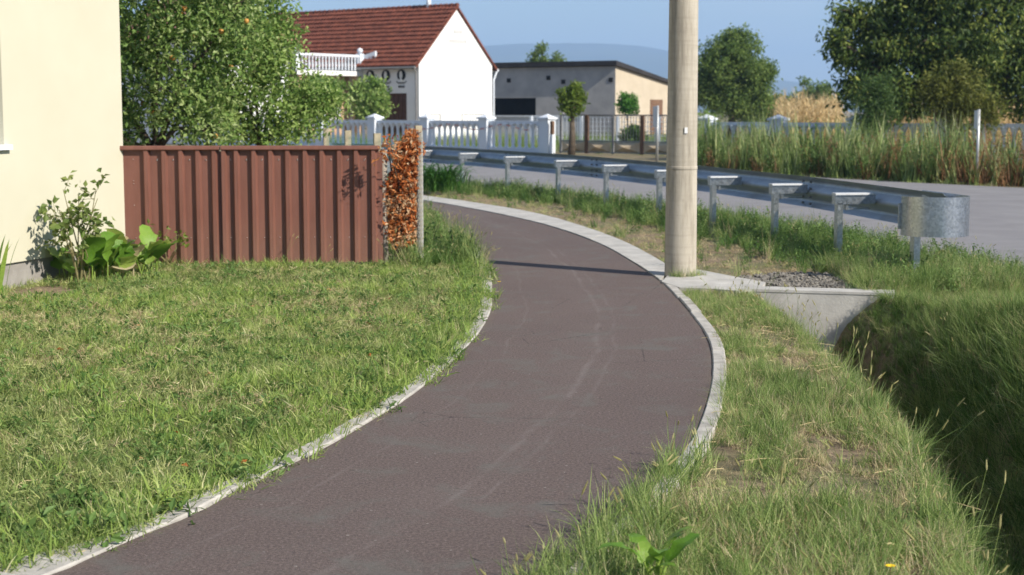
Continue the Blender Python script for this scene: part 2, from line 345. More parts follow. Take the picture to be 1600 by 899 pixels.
def fbm(x, y, s, seed=0): return .55 * vnoise(x, y, s, seed) + .3 * vnoise(x, y, s * 2.3, seed + 1) + .15 * vnoise(x, y, s * 5.1, seed + 2)

# ------------------------------------------------------------------ path, kerbs, road lines on the ground
LPX = [(85, 899), (160, 865), (240, 830), (320, 796), (373, 766), (442, 734), (523, 692), (576, 660), (629, 628), (672, 596), (698, 575),
       (733, 540), (752, 516), (768, 484), (770, 452), (768, 431), (760, 408), (742, 386), (715, 366), (685, 348), (650, 331)]
RPX = [(880, 899), (940, 842), (986, 798), (1013, 771), (1055, 723), (1082, 686), (1098, 649), (1109, 612), (1114, 574), (1109, 537), (1090, 505),
       (1050, 457), (1028, 437), (987, 409), (929, 378), (842, 349), (740, 327), (665, 314)]
Lg = np.array([G(*p)[:2] for p in LPX]); Rg = np.array([G(*p)[:2] for p in RPX])
def extend(P, near, far): return np.vstack([near, P, far])
Lg = extend(Lg, [(-2.75, 2.5), (-2.3, 3.7)], [(-2.7, 27.2), (-5.2, 31.0), (-9.0, 35.5)])
Rg = extend(Rg, [(-.75, 2.5), (-.25, 3.7)], [(-2.35, 29.2), (-4.2, 32.6), (-7.6, 36.8)])
NP = 160
PL = resample(catmull(Lg), NP); PR = resample(catmull(Rg), NP)
PATH_POLY = np.vstack([PL, PR[::-1]])
def sheet(name, Lp, Rp, z, mat, nx=10, kind='structure', edge=0.0):
    n = len(Lp); v = []; uvs = []; f = []
    mid = (Lp + Rp) / 2; along = np.r_[0, np.cumsum(np.linalg.norm(np.diff(mid, axis=0), axis=1))]
    for i in range(n):
        for j in range(nx + 1):
            t = j / nx; p = Lp[i] * (1 - t) + Rp[i] * t
            v.append((p[0], p[1], z)); uvs.append((t, along[i]))
    for i in range(n - 1):
        for j in range(nx):
            a = i * (nx + 1) + j; f.append((a, a + 1, a + nx + 2, a + nx + 1))
    me = bpy.data.meshes.new(name); me.from_pydata(v, [], f)
    ul = me.uv_layers.new(name='UVMap')
    for lp in me.loops: ul.data[lp.index].uv = uvs[lp.vertex_index]
    o = link(name, me, mat); o['kind'] = kind; return o
# crumbly edges: the asphalt laps unevenly over the kerb stones' sides
def offset(P, d):
    t = np.gradient(P, axis=0); t /= np.linalg.norm(t, axis=1)[:, None]; return P + np.stack([t[:, 1], -t[:, 0]], 1) * np.asarray(d).reshape(-1, 1)
jl = (rng.random(NP) - .5) * .03
sheet('path', offset(PL, jl - .01), offset(PR, (rng.random(NP) - .5) * .03 + .01), 0.0, M['path'], 10)

def kerb_run(parent, inner, outer, z1, step, mat, gap=.006, zt=.01):
    d = np.r_[0, np.cumsum(np.linalg.norm(np.diff((inner + outer) / 2, axis=0), axis=1))]
    s = 0.0
    at = lambda P, q: np.array([np.interp(q, d, P[:, 0]), np.interp(q, d, P[:, 1])])
    while s < d[-1] - .05:
        e = min(s + step * (0.94 + .12 * random.random()), d[-1]); qs = np.linspace(s + gap, e - gap, 4)
        top = z1 + (random.random() - .5) * zt; jit = (random.random() - .5) * .012
        poly = [at(inner, q) + jit for q in qs] + [at(outer, q) + jit for q in qs[::-1]]
        mb = MB().prism(poly, -.16, top); o = mb.build('kerb_stone', mat, parent)
        bv = o.modifiers.new('bevel', 'BEVEL'); bv.width = .007; bv.segments = 1; bv.limit_method = 'ANGLE'
        s = e
kl = tag(thing('kerb', None, None, (0, 0, 0)), kind='structure')
KW = -.10 - .30 * np.clip((5.45 - PL[:, 1]) / .6, 0, 1)
kerb_run(kl, offset(PL, -.004), offset(PL, KW), .014, .98, M['concrete'])
# right kerb: narrow edging up to the pole, a wide gutter strip beyond it
iw = int(np.argmin(np.linalg.norm(PR - G(1028, 437)[:2], axis=1)))
kr = tag(thing('kerb', None, None, (0, 0, 0)), kind='structure')
w = np.full(NP, .085); kerb_run(kr, offset(PR[:iw + 1], .004), offset(PR[:iw + 1], .088), .014, .98, M['concrete'])
OPX = [(1052, 421), (987, 384), (929, 361), (842, 335), (740, 317), (665, 307)]
Og = np.vstack([[G(*p)[:2] for p in OPX], [(-2.25, 30.0), (-4.0, 33.3), (-7.4, 37.4)]]); Og = resample(catmull(Og), NP - iw)
gt = tag(thing('gutter', None, None, (0, 0, 0)), kind='structure')
def gutter_run(parent, inner, outer, step):
    n = len(inner); i = 0
    d = np.r_[0, np.cumsum(np.linalg.norm(np.diff((inner + outer) / 2, axis=0), axis=1))]
    s = 0.0; at = lambda P, q: np.array([np.interp(q, d, P[:, 0]), np.interp(q, d, P[:, 1])])
    while s < d[-1] - .05:
        e = min(s + step, d[-1]); qs = np.linspace(s + .004, e - .004, 6)
        poly = [at(inner, q) for q in qs] + [at(outer, q) for q in qs[::-1]]
        MB().prism(poly, -.16, .012 + (random.random() - .5) * .004).build('gutter_slab', M['slab'], parent); s = e
gutter_run(gt, resample(offset(PR[iw:], .004), NP - iw), Og, 1.5)

# road: near edge and far edge
RN = np.array([(6.0, -6), (5.6, 4), (5.05, 11), (4.75, 15), (4.35, 18.5), (3.6, 21.5), (2.75, 24.5), (1.5, 27.6), (.1, 30.6), (-1.9, 34.0), (-5.5, 38.5), (-12, 45), (-26, 57)])
RF = np.array([(27, 6), (22, 16), (15.5, 25), (10.7, 31.6), (8.6, 34.6), (7.0, 37.3), (5.6, 39.5), (3.6, 42.6), (1.4, 45.8), (-1.4, 49.2), (-6, 53.5), (-12, 59), (-24, 70)])
RNs = resample(catmull(RN), 90); RFs = resample(catmull(RF), 90)
sheet('road', RNs, RFs, -.004, M['road'], 8)
ROAD_POLY = np.vstack([RNs, RFs[::-1]])

# ------------------------------------------------------------------ ground with the ditch
LIPY = [-4, 3, 5.2, 6.2, 7.45, 10, 11.6, 13.2, 13.5]; LIPX = [1.2, 1.35, 1.56, 1.75, 1.92, 2.05, 2.12, 2.08, 2.05]
RIPX = [4.6, 4.5, 4.4, 4.35, 4.3, 4.1, 3.8, 3.1, 3.05]
WALLY = lambda x: 13.42 - .26 * (x - 2.0)
def height(x, y):
    x = np.asarray(x, float); y = np.asarray(y, float)
    l = np.interp(y, LIPY, LIPX); r = np.interp(y, LIPY, RIPX)
    t = np.clip((x - l) / (r - l), 0, 1)
    prof = np.interp(t, [0, .04, .15, .48, .72, .80, 1.0], [0, .12, 1, 1, .32, .18, 0])
    cut = 1.2 * prof * np.where(y < WALLY(x) + .12, 1, 0)
    near = np.clip(1 - np.abs(y) / 60, 0, 1)
    h = -.035 + (fbm(x, y, 1.7, 3) - .5) * .03 * near
    bank = np.clip(1 - np.abs(x - r - .25) / .55, 0, 1) * .09 * np.clip((12.3 - y) / 2, 0, 1)
    return h - cut + bank
def axis(dense, far):
    return np.unique(np.round(np.r_[dense, far], 3))
gx = axis(np.r_[np.arange(-8, 1, .16), np.arange(1, 5, .05), np.arange(5, 20, .25)], np.r_[-9000, -4000, -1500, -600, -250, -120, -60, -40, -25, -15, -11, 30, 45, 70, 130, 260, 600, 1500, 4000, 9000])
gy = axis(np.r_[np.arange(-3, 14.5, .1), np.arange(14.5, 40, .3)], np.r_[-60, -25, -10, -6, 45, 55, 70, 90, 120, 180, 300, 600, 1200, 2500, 5000, 9500])
XX, YY = np.meshgrid(gx, gy); ZZ = height(XX, YY)
nxg, nyg = len(gx), len(gy)
me = bpy.data.meshes.new('ground')
gf = [(j * nxg + i, j * nxg + i + 1, (j + 1) * nxg + i + 1, (j + 1) * nxg + i) for j in range(nyg - 1) for i in range(nxg - 1)]
me.from_pydata(np.stack([XX.ravel(), YY.ravel(), ZZ.ravel()], 1).tolist(), [], gf)
go = link('ground', me, M['soil'], smooth=True); go['kind'] = 'structure'

# concrete apron beside the pole and headwall of the culvert
ap = [G(*p)[:2] for p in [(1034, 443), (1054, 421), (1092, 424), (1170, 439), (1196, 444), (1186, 455), (1150, 457), (1110, 454), (1062, 452)]]
o = MB().prism(ap, -.14, .016).build('concrete_apron', M['slab']); o['kind'] = 'structure'
t = thing('culvert_headwall', 'pale concrete culvert headwall closing the end of the ditch', 'headwall', (2.6, 13.3, -1))
w0 = np.array([1.95, WALLY(1.95)]); w1 = np.array([3.3, WALLY(3.3)]); wd = (w1 - w0) / np.linalg.norm(w1 - w0); wc = (w0 + w1) / 2
MB().box((wc[0], wc[1] + .1, -.65), (np.linalg.norm(w1 - w0), .22, 1.3), wd).build('wall', M['slab'], t)
MB().box((wc[0], wc[1] + .11, .010), (np.linalg.norm(w1 - w0) + .02, .25, .022), wd).build('coping', M['slab'], t)
pm = MB(); pc = np.array([2.72, WALLY(2.72) - .02, -.98]); wn3 = np.array([wd[1], -wd[0], 0])
pm.tube([pc - wn3 * .05, pc + wn3 * .06], [.17, .17], 16); pm.build('pipe', M['black'], t)  # closed black tube, the mouth's darkness put into its colour

# ------------------------------------------------------------------ utility pole
pb = G(1063, 432); pb[2] = 0
t = thing('utility_pole', 'tall round concrete utility pole standing at the bend of the path', 'pole', (pb[0], pb[1], 0))
MB().lathe([(.152, -.12), (.152, .02), (.150, .5), (.143, 1.5), (.137, 2.6), (.125, 5), (.11, 8.5)], pb, 28).build('shaft', M['pole'], t, True)
MB().lathe([(.147, 1.02), (.150, 1.025), (.150, 1.05), (.147, 1.055)], pb, 28).build('band', M['pole'], t, True)
pl_ = A(1075, 204, pb[1] - .15)
MB().box((pb[0] + .02, pb[1] - .147, pl_[2]), (.028, .012, .055)).build('number_plate', M['sign_white'], t)

# ------------------------------------------------------------------ yellow house
hc = np.array([-3.985, 15.8]); wdir = np.array([-.281, -.960]); inn = np.array([-.960, .281])
t = thing('yellow_house', 'pale yellow rendered house wall with a grey plinth and white sill', 'house', (hc[0], hc[1], 0))
def hp(u, d): return hc + wdir * u + inn * d
HT = 5.4; W0, W1, S0, S1 = 2.04, 3.25, 1.27, 2.57
wallm = MB()
def wbox(u0, u1, z0, z1, d0=0, d1=.3):
    wallm.prism([hp(u0, d0), hp(u1, d0), hp(u1, d1), hp(u0, d1)], z0, z1)
wbox(0, W0, .2, HT); wbox(W1, 9, .2, HT); wbox(W0, W1, .2, S0); wbox(W0, W1, S1, HT)
wallm.prism([hp(0, .3), hp(.3, .3), hp(.3, 8), hp(0, 8)], .2, HT)
wallm.build('wall', M['yellow'], t)
MB().prism([hp(.03, .03), hp(9, .03), hp(9, .3), hp(.03, .3)], -.15, .2).build('plinth', M['plinth'], t)
MB().prism([hp(.03, .3), hp(.3, .3), hp(.3, 8), hp(.03, 8)], -.15, .2).build('plinth', M['plinth'], t)
wnd = MB(); 
for a, b, c_, d_ in ((W0, W0 + .07, S0, S1), (W1 - .07, W1, S0, S1), (W0 + .07, W1 - .07, S0, S0 + .07), (W0 + .07, W1 - .07, S1 - .07, S1), (2.61, 2.68, S0 + .07, S1 - .07)):
    wnd.prism([hp(a, .17), hp(b, .17), hp(b, .24), hp(a, .24)], c_, d_)
wo = wnd.build('window', M['white'], t)
MB().prism([hp(W0 + .05, .2), hp(W1 - .05, .2), hp(W1 - .05, .215), hp(W0 + .05, .215)], S0 + .05, S1 - .05).build('pane', M['glass'], wo)
MB().prism([hp(W0 - .06, -.05), hp(W1 + .06, -.05), hp(W1 + .06, .18), hp(W0 - .06, .18)], S0 - .045, S0 + .002).build('sill', M['white'], wo)
rf = MB(); rv = [(*hp(-.5, -.6), HT), (*hp(9.5, -.6), HT), (*hp(9.5, 8.6), HT), (*hp(-.5, 8.6), HT), (*hp(-.5, 4), HT + 3), (*hp(9.5, 4), HT + 3)]
rf.add(rv, [(0, 1, 5, 4), (2, 3, 4, 5), (0, 4, 3), (1, 2, 5), (0, 3, 2, 1)]); rf.build('roof', M['tile2'], t)

# ------------------------------------------------------------------ brown sheet-steel fence
fl = G(194, 413)[:2]; fr = G(597, 411)[:2]; fdir = (fr - fl) / np.linalg.norm(fr - fl); fn = np.array([fdir[1], -fdir[0]])
FT = EYE - (229 - HZ) / (1.57 * 0 + FPX / fl[1])
t = thing('sheet_metal_fence', 'low brown ribbed sheet metal fence beside the yellow house', 'fence', (*((fl + fr) / 2), 0))
def fx(px): return (G(px, 412)[:2] - fl) @ fdir
def panel(px0, px1, ribs, z0, z1):
    u0, u1 = fx(px0), fx(px1); prof = [(u0, 0)]
    for r in ribs:
        u = fx(r); prof += [(u - .036, 0), (u - .020, .045), (u + .016, .045), (u + .034, 0)]
    prof.append((u1, 0)); prof = [q for q in prof if u0 <= q[0] <= u1]
    v = []; n = len(prof)
    for off in (0, -.0025):
        for z in (z0, z1):
            for u, d in prof: p = fl + fdir * u + fn * (d + off); v.append((p[0], p[1], z))
    f = []
    for i in range(n - 1):
        f.append((i, i + 1, n + i + 1, n + i)); f.append((2 * n + i + 1, 2 * n + i, 3 * n + i, 3 * n + i + 1))
        f.append((n + i, n + i + 1, 3 * n + i + 1, 3 * n + i)); f.append((i + 1, i, 2 * n + i, 2 * n + i + 1))
    return MB().add(v, f).build('panel', M['brown'], t, fix=False)
pa = panel(195, 347, [235, 262, 288, 314, 339], .0, FT - .02)
pbn = panel(350, 593, [353.5, 373, 400, 426, 452, 479, 505, 532, 558, 585], .01, FT - .02)
for q0, q1 in ((192, 347.5), (349.5, 595)):
    a = fl + fdir * fx(q0) + fn * .012; b = fl + fdir * fx(q1) + fn * .012
    rl = MB().extrude([(-.045, 0), (.045, 0), (.048, .012), (.045, .045), (-.045, .045)], (*a, FT - .035), (*b, FT - .035), (*fn, 0)).build('top_rail', M['brown'], t)
    bv = rl.modifiers.new('bevel', 'BEVEL'); bv.width = .006; bv.segments = 2
for q in (193.0, 348.5, 594.5):
    c_ = fl + fdir * fx(q) - fn * .03
    MB().box((*c_, FT / 2 - .05), (.05, .05, FT), fdir).build('post', M['brown'], t)
for z in (.25, FT - .12):
    a = fl - fn * .03; MB().box((*((fl + fr) / 2 - fn * .035), z), (np.linalg.norm(fr - fl), .03, .04), fdir).build('rail', M['brown'], t)
sm = MB()
for px in [215, 250, 275, 301, 327, 363, 387, 413, 439, 466, 492, 518, 545, 571]:
    for z in (.27, FT - .13, FT - .35 if px < 240 else FT - .14):
        p = fl + fdir * (fx(px) + .01 * random.uniform(-1, 1)) + fn * .004
        sm.lathe([(.006, 0), (.005, .004)], (p[0], p[1], z), 6)
        if px < 240: sm.lathe([(.006, 0), (.005, .004)], (p[0], p[1], z - .25), 6)
tag(sm.build('screws', M['screw'], t), kind='stuff')

# ------------------------------------------------------------------ guardrail
PP = np.array([[(px - 800) / FPX * y, y] for px, y in ((1432, 14.25), (1311, 16.3), (1211, 18.4), (1114, 20.5), (1030, 22.7), (947, 24.9), (872, 27.2), (793, 29.5), (722, 31.9))] + [[-2.1, 34.0], [-3.35, 36.0], [-4.8, 37.9]])
t = thing('guardrail', 'galvanised steel guardrail with a rounded end along the road', 'guardrail', (*PP[0], 0))
tg = np.gradient(PP, axis=0); tg /= np.linalg.norm(tg, axis=1)[:, None]; rn = np.stack([tg[:, 1], -tg[:, 0]], 1)
OFFB = .40
BL = PP + rn * OFFB
BLs = resample(catmull(BL), 80)
def strip(line, prof, thick, name, par, mat, zoff=0.0, smooth=True):
    tt = np.gradient(line, axis=0); tt /= np.linalg.norm(tt, axis=1)[:, None]; nn = np.stack([tt[:, 1], -tt[:, 0]], 1)
    n = len(line); k = len(prof); v = []
    for off in (0, thick):
        for i in range(n):
            for d, z in prof: p = line[i] + nn[i] * (d + off); v.append((p[0], p[1], z + zoff))
    f = []; N = n * k
    for i in range(n - 1):
        for j in range(k - 1):
            a = i * k + j; f.append((a, a + 1, a + k + 1, a + k)); f.append((N + a, N + a + k, N + a + k + 1, N + a + 1))
        a = i * k; f.append((a, a + k, N + a + k, N + a)); a = i * k + k - 1; f.append((a, N + a, N + a + k, a + k))
    for i in (0, n - 1):
        for j in range(k - 1): a = i * k + j; f.append((a, N + a, N + a + 1, a + 1))
    o = MB().add(v, f).build(name, mat, par); 
    if smooth:
        md = o.modifiers.new('b', 'EDGE_SPLIT'); md.split_angle = math.radians(50); o.data.polygons.foreach_set('use_smooth', [True] * len(o.data.polygons))
    return o
WB0 = [(0.0, .44), (.012, .455), (.07, .485), (.08, .505), (.07, .53), (.006, .575), (0, .60), (.006, .625), (.07, .67), (.08, .695), (.07, .72), (.012, .745), (0, .76)]
WB = [(d, .425 + (z - .44) * (.365 / .32)) for d, z in WB0]
seg = [0, 13, 26, 39, 52, 65, 79]
for a, b in zip(seg[:-1], seg[1:]): strip(BLs[max(a, 1):b + 1], WB, .004, 'beam', t, M['beam'], 0.0)
for s_ in seg[1:-1]:
    sp = MB(); p = BLs[s_]; tt = BLs[s_] - BLs[s_ - 1]; tt /= np.linalg.norm(tt); nn = np.array([tt[1], -tt[0]])
    for k_ in (-.12, .12):
        for z in (.47, .73, .55, .65):
            c_ = np.array([*(p + tt * k_ - nn * .012), z]); sp.tube([c_, c_ + np.array([*nn, 0]) * .03], .014, 6)
    tag(sp.build('splice_bolts', M['bolt'], t), kind='stuff')
postme = MB(); 
pr = [(-.05, -.03), (-.05, .03), (-.035, .03), (-.035, -.022), (.035, -.022), (.035, .03), (.05, .03), (.05, -.03)]
postme.extrude(pr, (0, 0, -.3), (0, 0, .60), (0, 1, 0), (1, 0, 0)); pmesh = postme.mesh('post')
spm = MB(); spm.extrude([(-.05, -.05), (.05, -.05), (.05, .04), (.062, .04), (.062, .05), (-.062, .05), (-.062, .04), (-.05, .04)], (-.06, 0, .64), (.385, 0, .64), (0, 1, 0))
bvm = spm.mesh('spacer')
brm = MB(); brm.box((.2, 0, .54), (.26, .05, .012)); brm.box((.075, 0, .555), (.03, .09, .05)); brm_me = brm.mesh('bracket')
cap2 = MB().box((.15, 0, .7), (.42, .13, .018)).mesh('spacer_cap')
for mm in (pmesh, bvm, brm_me):
    bm = bmesh.new(); bm.from_mesh(mm); bmesh.ops.recalc_face_normals(bm, faces=bm.faces); bm.to_mesh(mm); bm.free()
for i, p in enumerate(PP):
    ang = math.atan2(rn[i][1], rn[i][0])
    po = link('post', pmesh, M['galv'], t, loc=(*p, 0), rz=ang); tq_ = 0
    ORG[po.name] = (*p, 0)
    if i > 0:
        s_ = link('spacer', bvm, M['galv'], t, loc=(*p, 0), rz=ang)
        link('bracket', brm_me, M['galv'], t, loc=(*p, 0), rz=ang)
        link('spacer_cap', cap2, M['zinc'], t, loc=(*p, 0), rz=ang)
# bull-nose end: starts at the road-side beam and wraps round towards the path
e0 = BLs[0] + rn[0] * .09; ax_ = -tg[0]; sd = -rn[0]; R_ = .31
arc = [e0 - ax_ * 1.0 + sd * .02, e0 - ax_ * .5, e0 - ax_ * .02] + [e0 + sd * R_ * (1 - math.cos(a)) + ax_ * R_ * math.sin(a) for a in np.linspace(0.0, math.pi, 22)] + [e0 + sd * 2 * R_ - ax_ * .03]
arc = np.array(arc)
strip(arc[::-1], [(0, .425), (0, .60), (0, .79)], .004, 'end_terminal', t, M['galv'])
c_ = np.array([*(PP[0] + rn[0] * -.02), .6]); MB().box((c_[0] - .08, c_[1] + .03, .60), (.12, .02, .24), rn[0]).build('fixing_plate', M['galv'], t)

# ------------------------------------------------------------------ generic plant builders
def leaf_batch(mb, pos, dirs, nrm, L, Wd, val, fold=.25):
    pos = np.asarray(pos); n = len(pos); side = np.cross(dirs, nrm); side /= np.linalg.norm(side, axis=1)[:, None] + 1e-9
    up = np.cross(side, dirs); L = np.broadcast_to(L, n)[:, None]; Wd = np.broadcast_to(Wd, n)[:, None]
    b = pos; m1 = pos + dirs * L * .45 + side * Wd * .5 + up * Wd * fold; m2 = pos + dirs * L * .45 - side * Wd * .5 + up * Wd * fold; tp = pos + dirs * L
    v = np.stack([b, m1, tp, m2], 1).reshape(-1, 3); o = mb.n
    mb.v.append(v); mb.f.extend([q for i in range(n) for q in ((o + 4 * i, o + 4 * i + 1, o + 4 * i + 2), (o + 4 * i, o + 4 * i + 2, o + 4 * i + 3))]); mb.n += 4 * n
    mb.a.append(np.repeat(np.clip(val, 0, 1), 4))
def unit(a): return a / (np.linalg.norm(a, axis=-1, keepdims=True) + 1e-9)
def tree(name, label, cat, base, lobes, nclus, per, leaf, mat, trunk_r, fork, group=None, clus_r=.25, shell=.55, droop=.3, fruit=0, seed=1, trunk_pts=None, vbias=0.0, bark='bark', lw=.5):
    r = np.random.default_rng(seed); base = np.asarray(base, float)
    t = thing(name, label, cat, base, group); tb = MB()
    lob = [(base + np.array(c_), np.array(rr, float)) for c_, rr in lobes]
    fk = base + np.array([0.02, 0, fork]); tp = [base - [0, 0, .2], base + [0.03 * fork, 0.02, fork * .5], fk]
    tb.tube(tp, [trunk_r * 1.25, trunk_r, trunk_r * .8], 9)
    vol = np.array([np.prod(x[1]) for x in lob]) ** .7; vol /= vol.sum()
    cen = []; val = []
    for (c_, rr), w_ in zip(lob, vol):
        mid = (fk + c_) / 2 + r.normal(0, .08, 3) * np.linalg.norm(c_ - fk); tb.tube([fk - [0, 0, .1 * fork], mid, c_], [trunk_r * .6, trunk_r * .4, trunk_r * .2], 6)
        k = max(4, int(nclus * w_)); d = unit(r.normal(0, 1, (k, 3))); rad = r.random(k) ** (1 - shell * .75) * (0.82 + .3 * r.random(k))
        pts = c_ + d * rad[:, None] * rr; cen.append(pts); 
        val.append(np.clip(r.normal(.45, .2, k), .0, 1.0))
        for q in pts[::max(1, k // 14)]:
            tb.tube([c_ * .75 + mid * .25, (c_ + q) / 2 + r.normal(0, .05, 3) * rr, q], [trunk_r * .18, trunk_r * .12, trunk_r * .04], 4, False)
    cen = np.concatenate(cen); val = np.concatenate(val)
    n = len(cen) * per; ci = np.repeat(np.arange(len(cen)), per)
    pos = cen[ci] + r.normal(0, clus_r * .55, (n, 3)); d = unit(r.normal(0, 1, (n, 3)) + [0, 0, -droop]); nr = unit(r.normal(0, 1, (n, 3)) + [0, 0, .6])
    L = leaf * (.65 + .7 * r.random(n)); cr = MB(); leaf_batch(cr, pos, d, nr, L, L * lw, val[ci] + r.normal(0, .2, n) + vbias)
    tb.build('trunk', M[bark], t, True); cr.build('crown', mat, t, fix=False)
    if fruit:
        idx = r.choice(len(cen), fruit, replace=False); fm = None
        bmf = MB(); bmf.lathe([(.010, -.034), (.029, -.023), (.035, 0), (.029, .023), (.010, .031)], (0, 0, 0), 8); fm = bmf.mesh('apple')
        for q in cen[idx]:
            q = q + np.array([0, -.12, -.05]); link('apple', fm, M['fruit'], t, True, loc=q)
    return t
COLLS = {}
def blade_tuft(name, n, h, hv, w, rad, lean, mat, seed, segs=3, curl=.6, heads=None):
    r = np.random.default_rng(seed); mb = MB()
    for i in range(n):
        a = r.random() * 6.283; rr = rad * math.sqrt(r.random()); p = np.array([rr * math.cos(a), rr * math.sin(a), -.02])
        L = h * (1 - hv + 2 * hv * r.random()); la = r.random() * 6.283; ln = lean * (.3 + r.random())
        out = np.array([math.cos(la), math.sin(la), 0]); sd_ = np.array([-out[1], out[0], 0])
        sd_ = unit(sd_ * math.cos(r.normal(0, .5)) + out * .3 * r.normal()); wv = w * (.6 + .8 * r.random())
        vs = []; cur = p.copy(); ang = min(1.4, ln * .62)
        for s_ in range(segs + 1):
            q = s_ / segs; ww = wv * (1 - q ** 1.8) * .5
            if s_ < segs: vs += [cur - sd_ * ww, cur + sd_ * ww]
            else: vs.append(cur.copy())
            cur = cur + L / segs * (out * math.sin(ang) + np.array([0, 0, 1]) * math.cos(ang)); ang += curl * ln / segs * 1.6
        fs = [(2 * k, 2 * k + 1, 2 * k + 3, 2 * k + 2) for k in range(segs - 1)] + [(2 * segs - 2, 2 * segs - 1, 2 * segs)]
        mb.add(vs, fs, float(np.clip(r.normal(.45, .22), 0, 1)))
    return tuft_obj(name, mb, mat)
def tuft_obj(name, mb, mat, mat2=None):
    me = mb.mesh(name); me.materials.append(mat)
    return bpy.data.objects.new(name, me)
def foxtail(name, n, h, mat, hm, seed, rad=.06, hl=.055, hr=.006):
    r = np.random.default_rng(seed); mb = MB(); mi = []
    for i in range(n):
        a = r.random() * 6.283; p = np.array([rad * r.normal() * .6, rad * r.normal() * .6, -.02]); out = np.array([math.cos(a), math.sin(a), 0]); L = h * (.7 + .6 * r.random()); ln = .12 + .3 * r.random()
        pts = [p, p + L * .5 * np.array([*(out[:2] * ln * .4), 1]), p + L * np.array([*(out[:2] * ln), .97])]
        f0 = len(mb.f); mb.tube(pts, [.0016, .0013, .001], 3, False, .5); mi += [0] * (len(mb.f) - f0)
        d = unit(pts[2] - pts[1]) + out * .35; d = unit(d); e = pts[2]; l_ = hl * (.6 + .8 * r.random())
        f0 = len(mb.f); mb.tube([e, e + d * l_ * .25, e + d * l_ * .7, e + d * l_], [.002, hr, hr * .85, .0015], 5, False, float(r.random())); mi += [1] * (len(mb.f) - f0)
        # bristles
        for q in range(14):
            tq = r.random(); bpt = e + d * l_ * tq; bd = unit(d * .9 + unit(r.normal(0, 1, 3)) * .7); s2 = unit(np.cross(bd, [0.3, .5, .8]))
            mb.add([bpt - s2 * .0007, bpt + s2 * .0007, bpt + bd * .014], [(0, 1, 2)], .9); mi.append(1)
        for q in range(2):
            b0 = pts[0] * (1 - q * .3) + pts[1] * q * .3; o2 = unit(r.normal(0, 1, 3) * [1, 1, .1] + [0, 0, .7]); s2 = unit(np.cross(o2, [0, 0, 1]))
            ll = L * .4; mb.add([b0 - s2 * .0025, b0 + s2 * .0025, b0 + o2 * ll * .6 + s2 * .002, b0 + o2 * ll * .6 - s2 * .002, b0 + o2 * ll + [0, 0, -.03]], [(0, 1, 2, 3), (3, 2, 4)], .5); mi += [0, 0]
    me = mb.mesh(name); me.materials.append(mat); me.materials.append(hm); me.polygons.foreach_set('material_index', mi)
    return bpy.data.objects.new(name, me)
def leafy_weed(name, n, h, leaf, mat, seed, rad=.1):
    r = np.random.default_rng(seed); mb = MB(); P = []; D = []
    for i in range(n):
        a = r.random() * 6.283; out = np.array([math.cos(a), math.sin(a), 0]); L = h * (.5 + .7 * r.random()); p = np.array([rad * r.normal() * .5, rad * r.normal() * .5, -.02]); e = p + np.array([*(out[:2] * L * .35), L])
        mb.tube([p, (p + e) / 2 + out * .02, e], [.003, .0025, .001], 3, False, .3)
        for q in np.linspace(.15, 1, max(4, int(L / leaf * 2.2))):
            P.append(p * (1 - q) + e * q); D.append(unit(r.normal(0, 1, 3) * [1, 1, .5] + [0, 0, .15]))
    P = np.array(P); D = np.array(D); k = len(P); Ls = leaf * (.6 + .8 * r.random(k))
    leaf_batch(mb, P, D, unit(r.normal(0, .4, (k, 3)) + [0, 0, 1]), Ls, Ls * .42, r.normal(.5, .2, k))
    return tuft_obj(name, mb, mat)
def coll(name, objs):
    c_ = bpy.data.collections.new(name)
    for i, o in enumerate(objs): o.name = '%s_%02d' % (name, i); c_.objects.link(o)
    ng = bpy.data.node_groups.new(name + '_scatter', 'GeometryNodeTree')
    ng.interface.new_socket('Geometry', in_out='INPUT', socket_type='NodeSocketGeometry'); ng.interface.new_socket('Geometry', in_out='OUTPUT', socket_type='NodeSocketGeometry')
    gi = ng.nodes.new('NodeGroupInput'); gout = ng.nodes.new('NodeGroupOutput'); ip = ng.nodes.new('GeometryNodeInstanceOnPoints'); ci = ng.nodes.new('GeometryNodeCollectionInfo')
    ci.inputs['Collection'].default_value = c_; ci.inputs['Separate Children'].default_value = True; ci.inputs['Reset Children'].default_value = True
    def na(nm, ty):
        x = ng.nodes.new('GeometryNodeInputNamedAttribute'); x.data_type = ty; x.inputs[0].default_value = nm; return x.outputs['Attribute']
    ng.links.new(gi.outputs[0], ip.inputs['Points']); ng.links.new(ci.outputs[0], ip.inputs['Instance']); ip.inputs['Pick Instance'].default_value = True
    ng.links.new(na('idx', 'INT'), ip.inputs['Instance Index']); ng.links.new(na('rot', 'FLOAT_VECTOR'), ip.inputs['Rotation']); ng.links.new(na('scl', 'FLOAT_VECTOR'), ip.inputs['Scale'])
    ng.links.new(ip.outputs[0], gout.inputs[0]); COLLS[name] = (ng, len(objs))
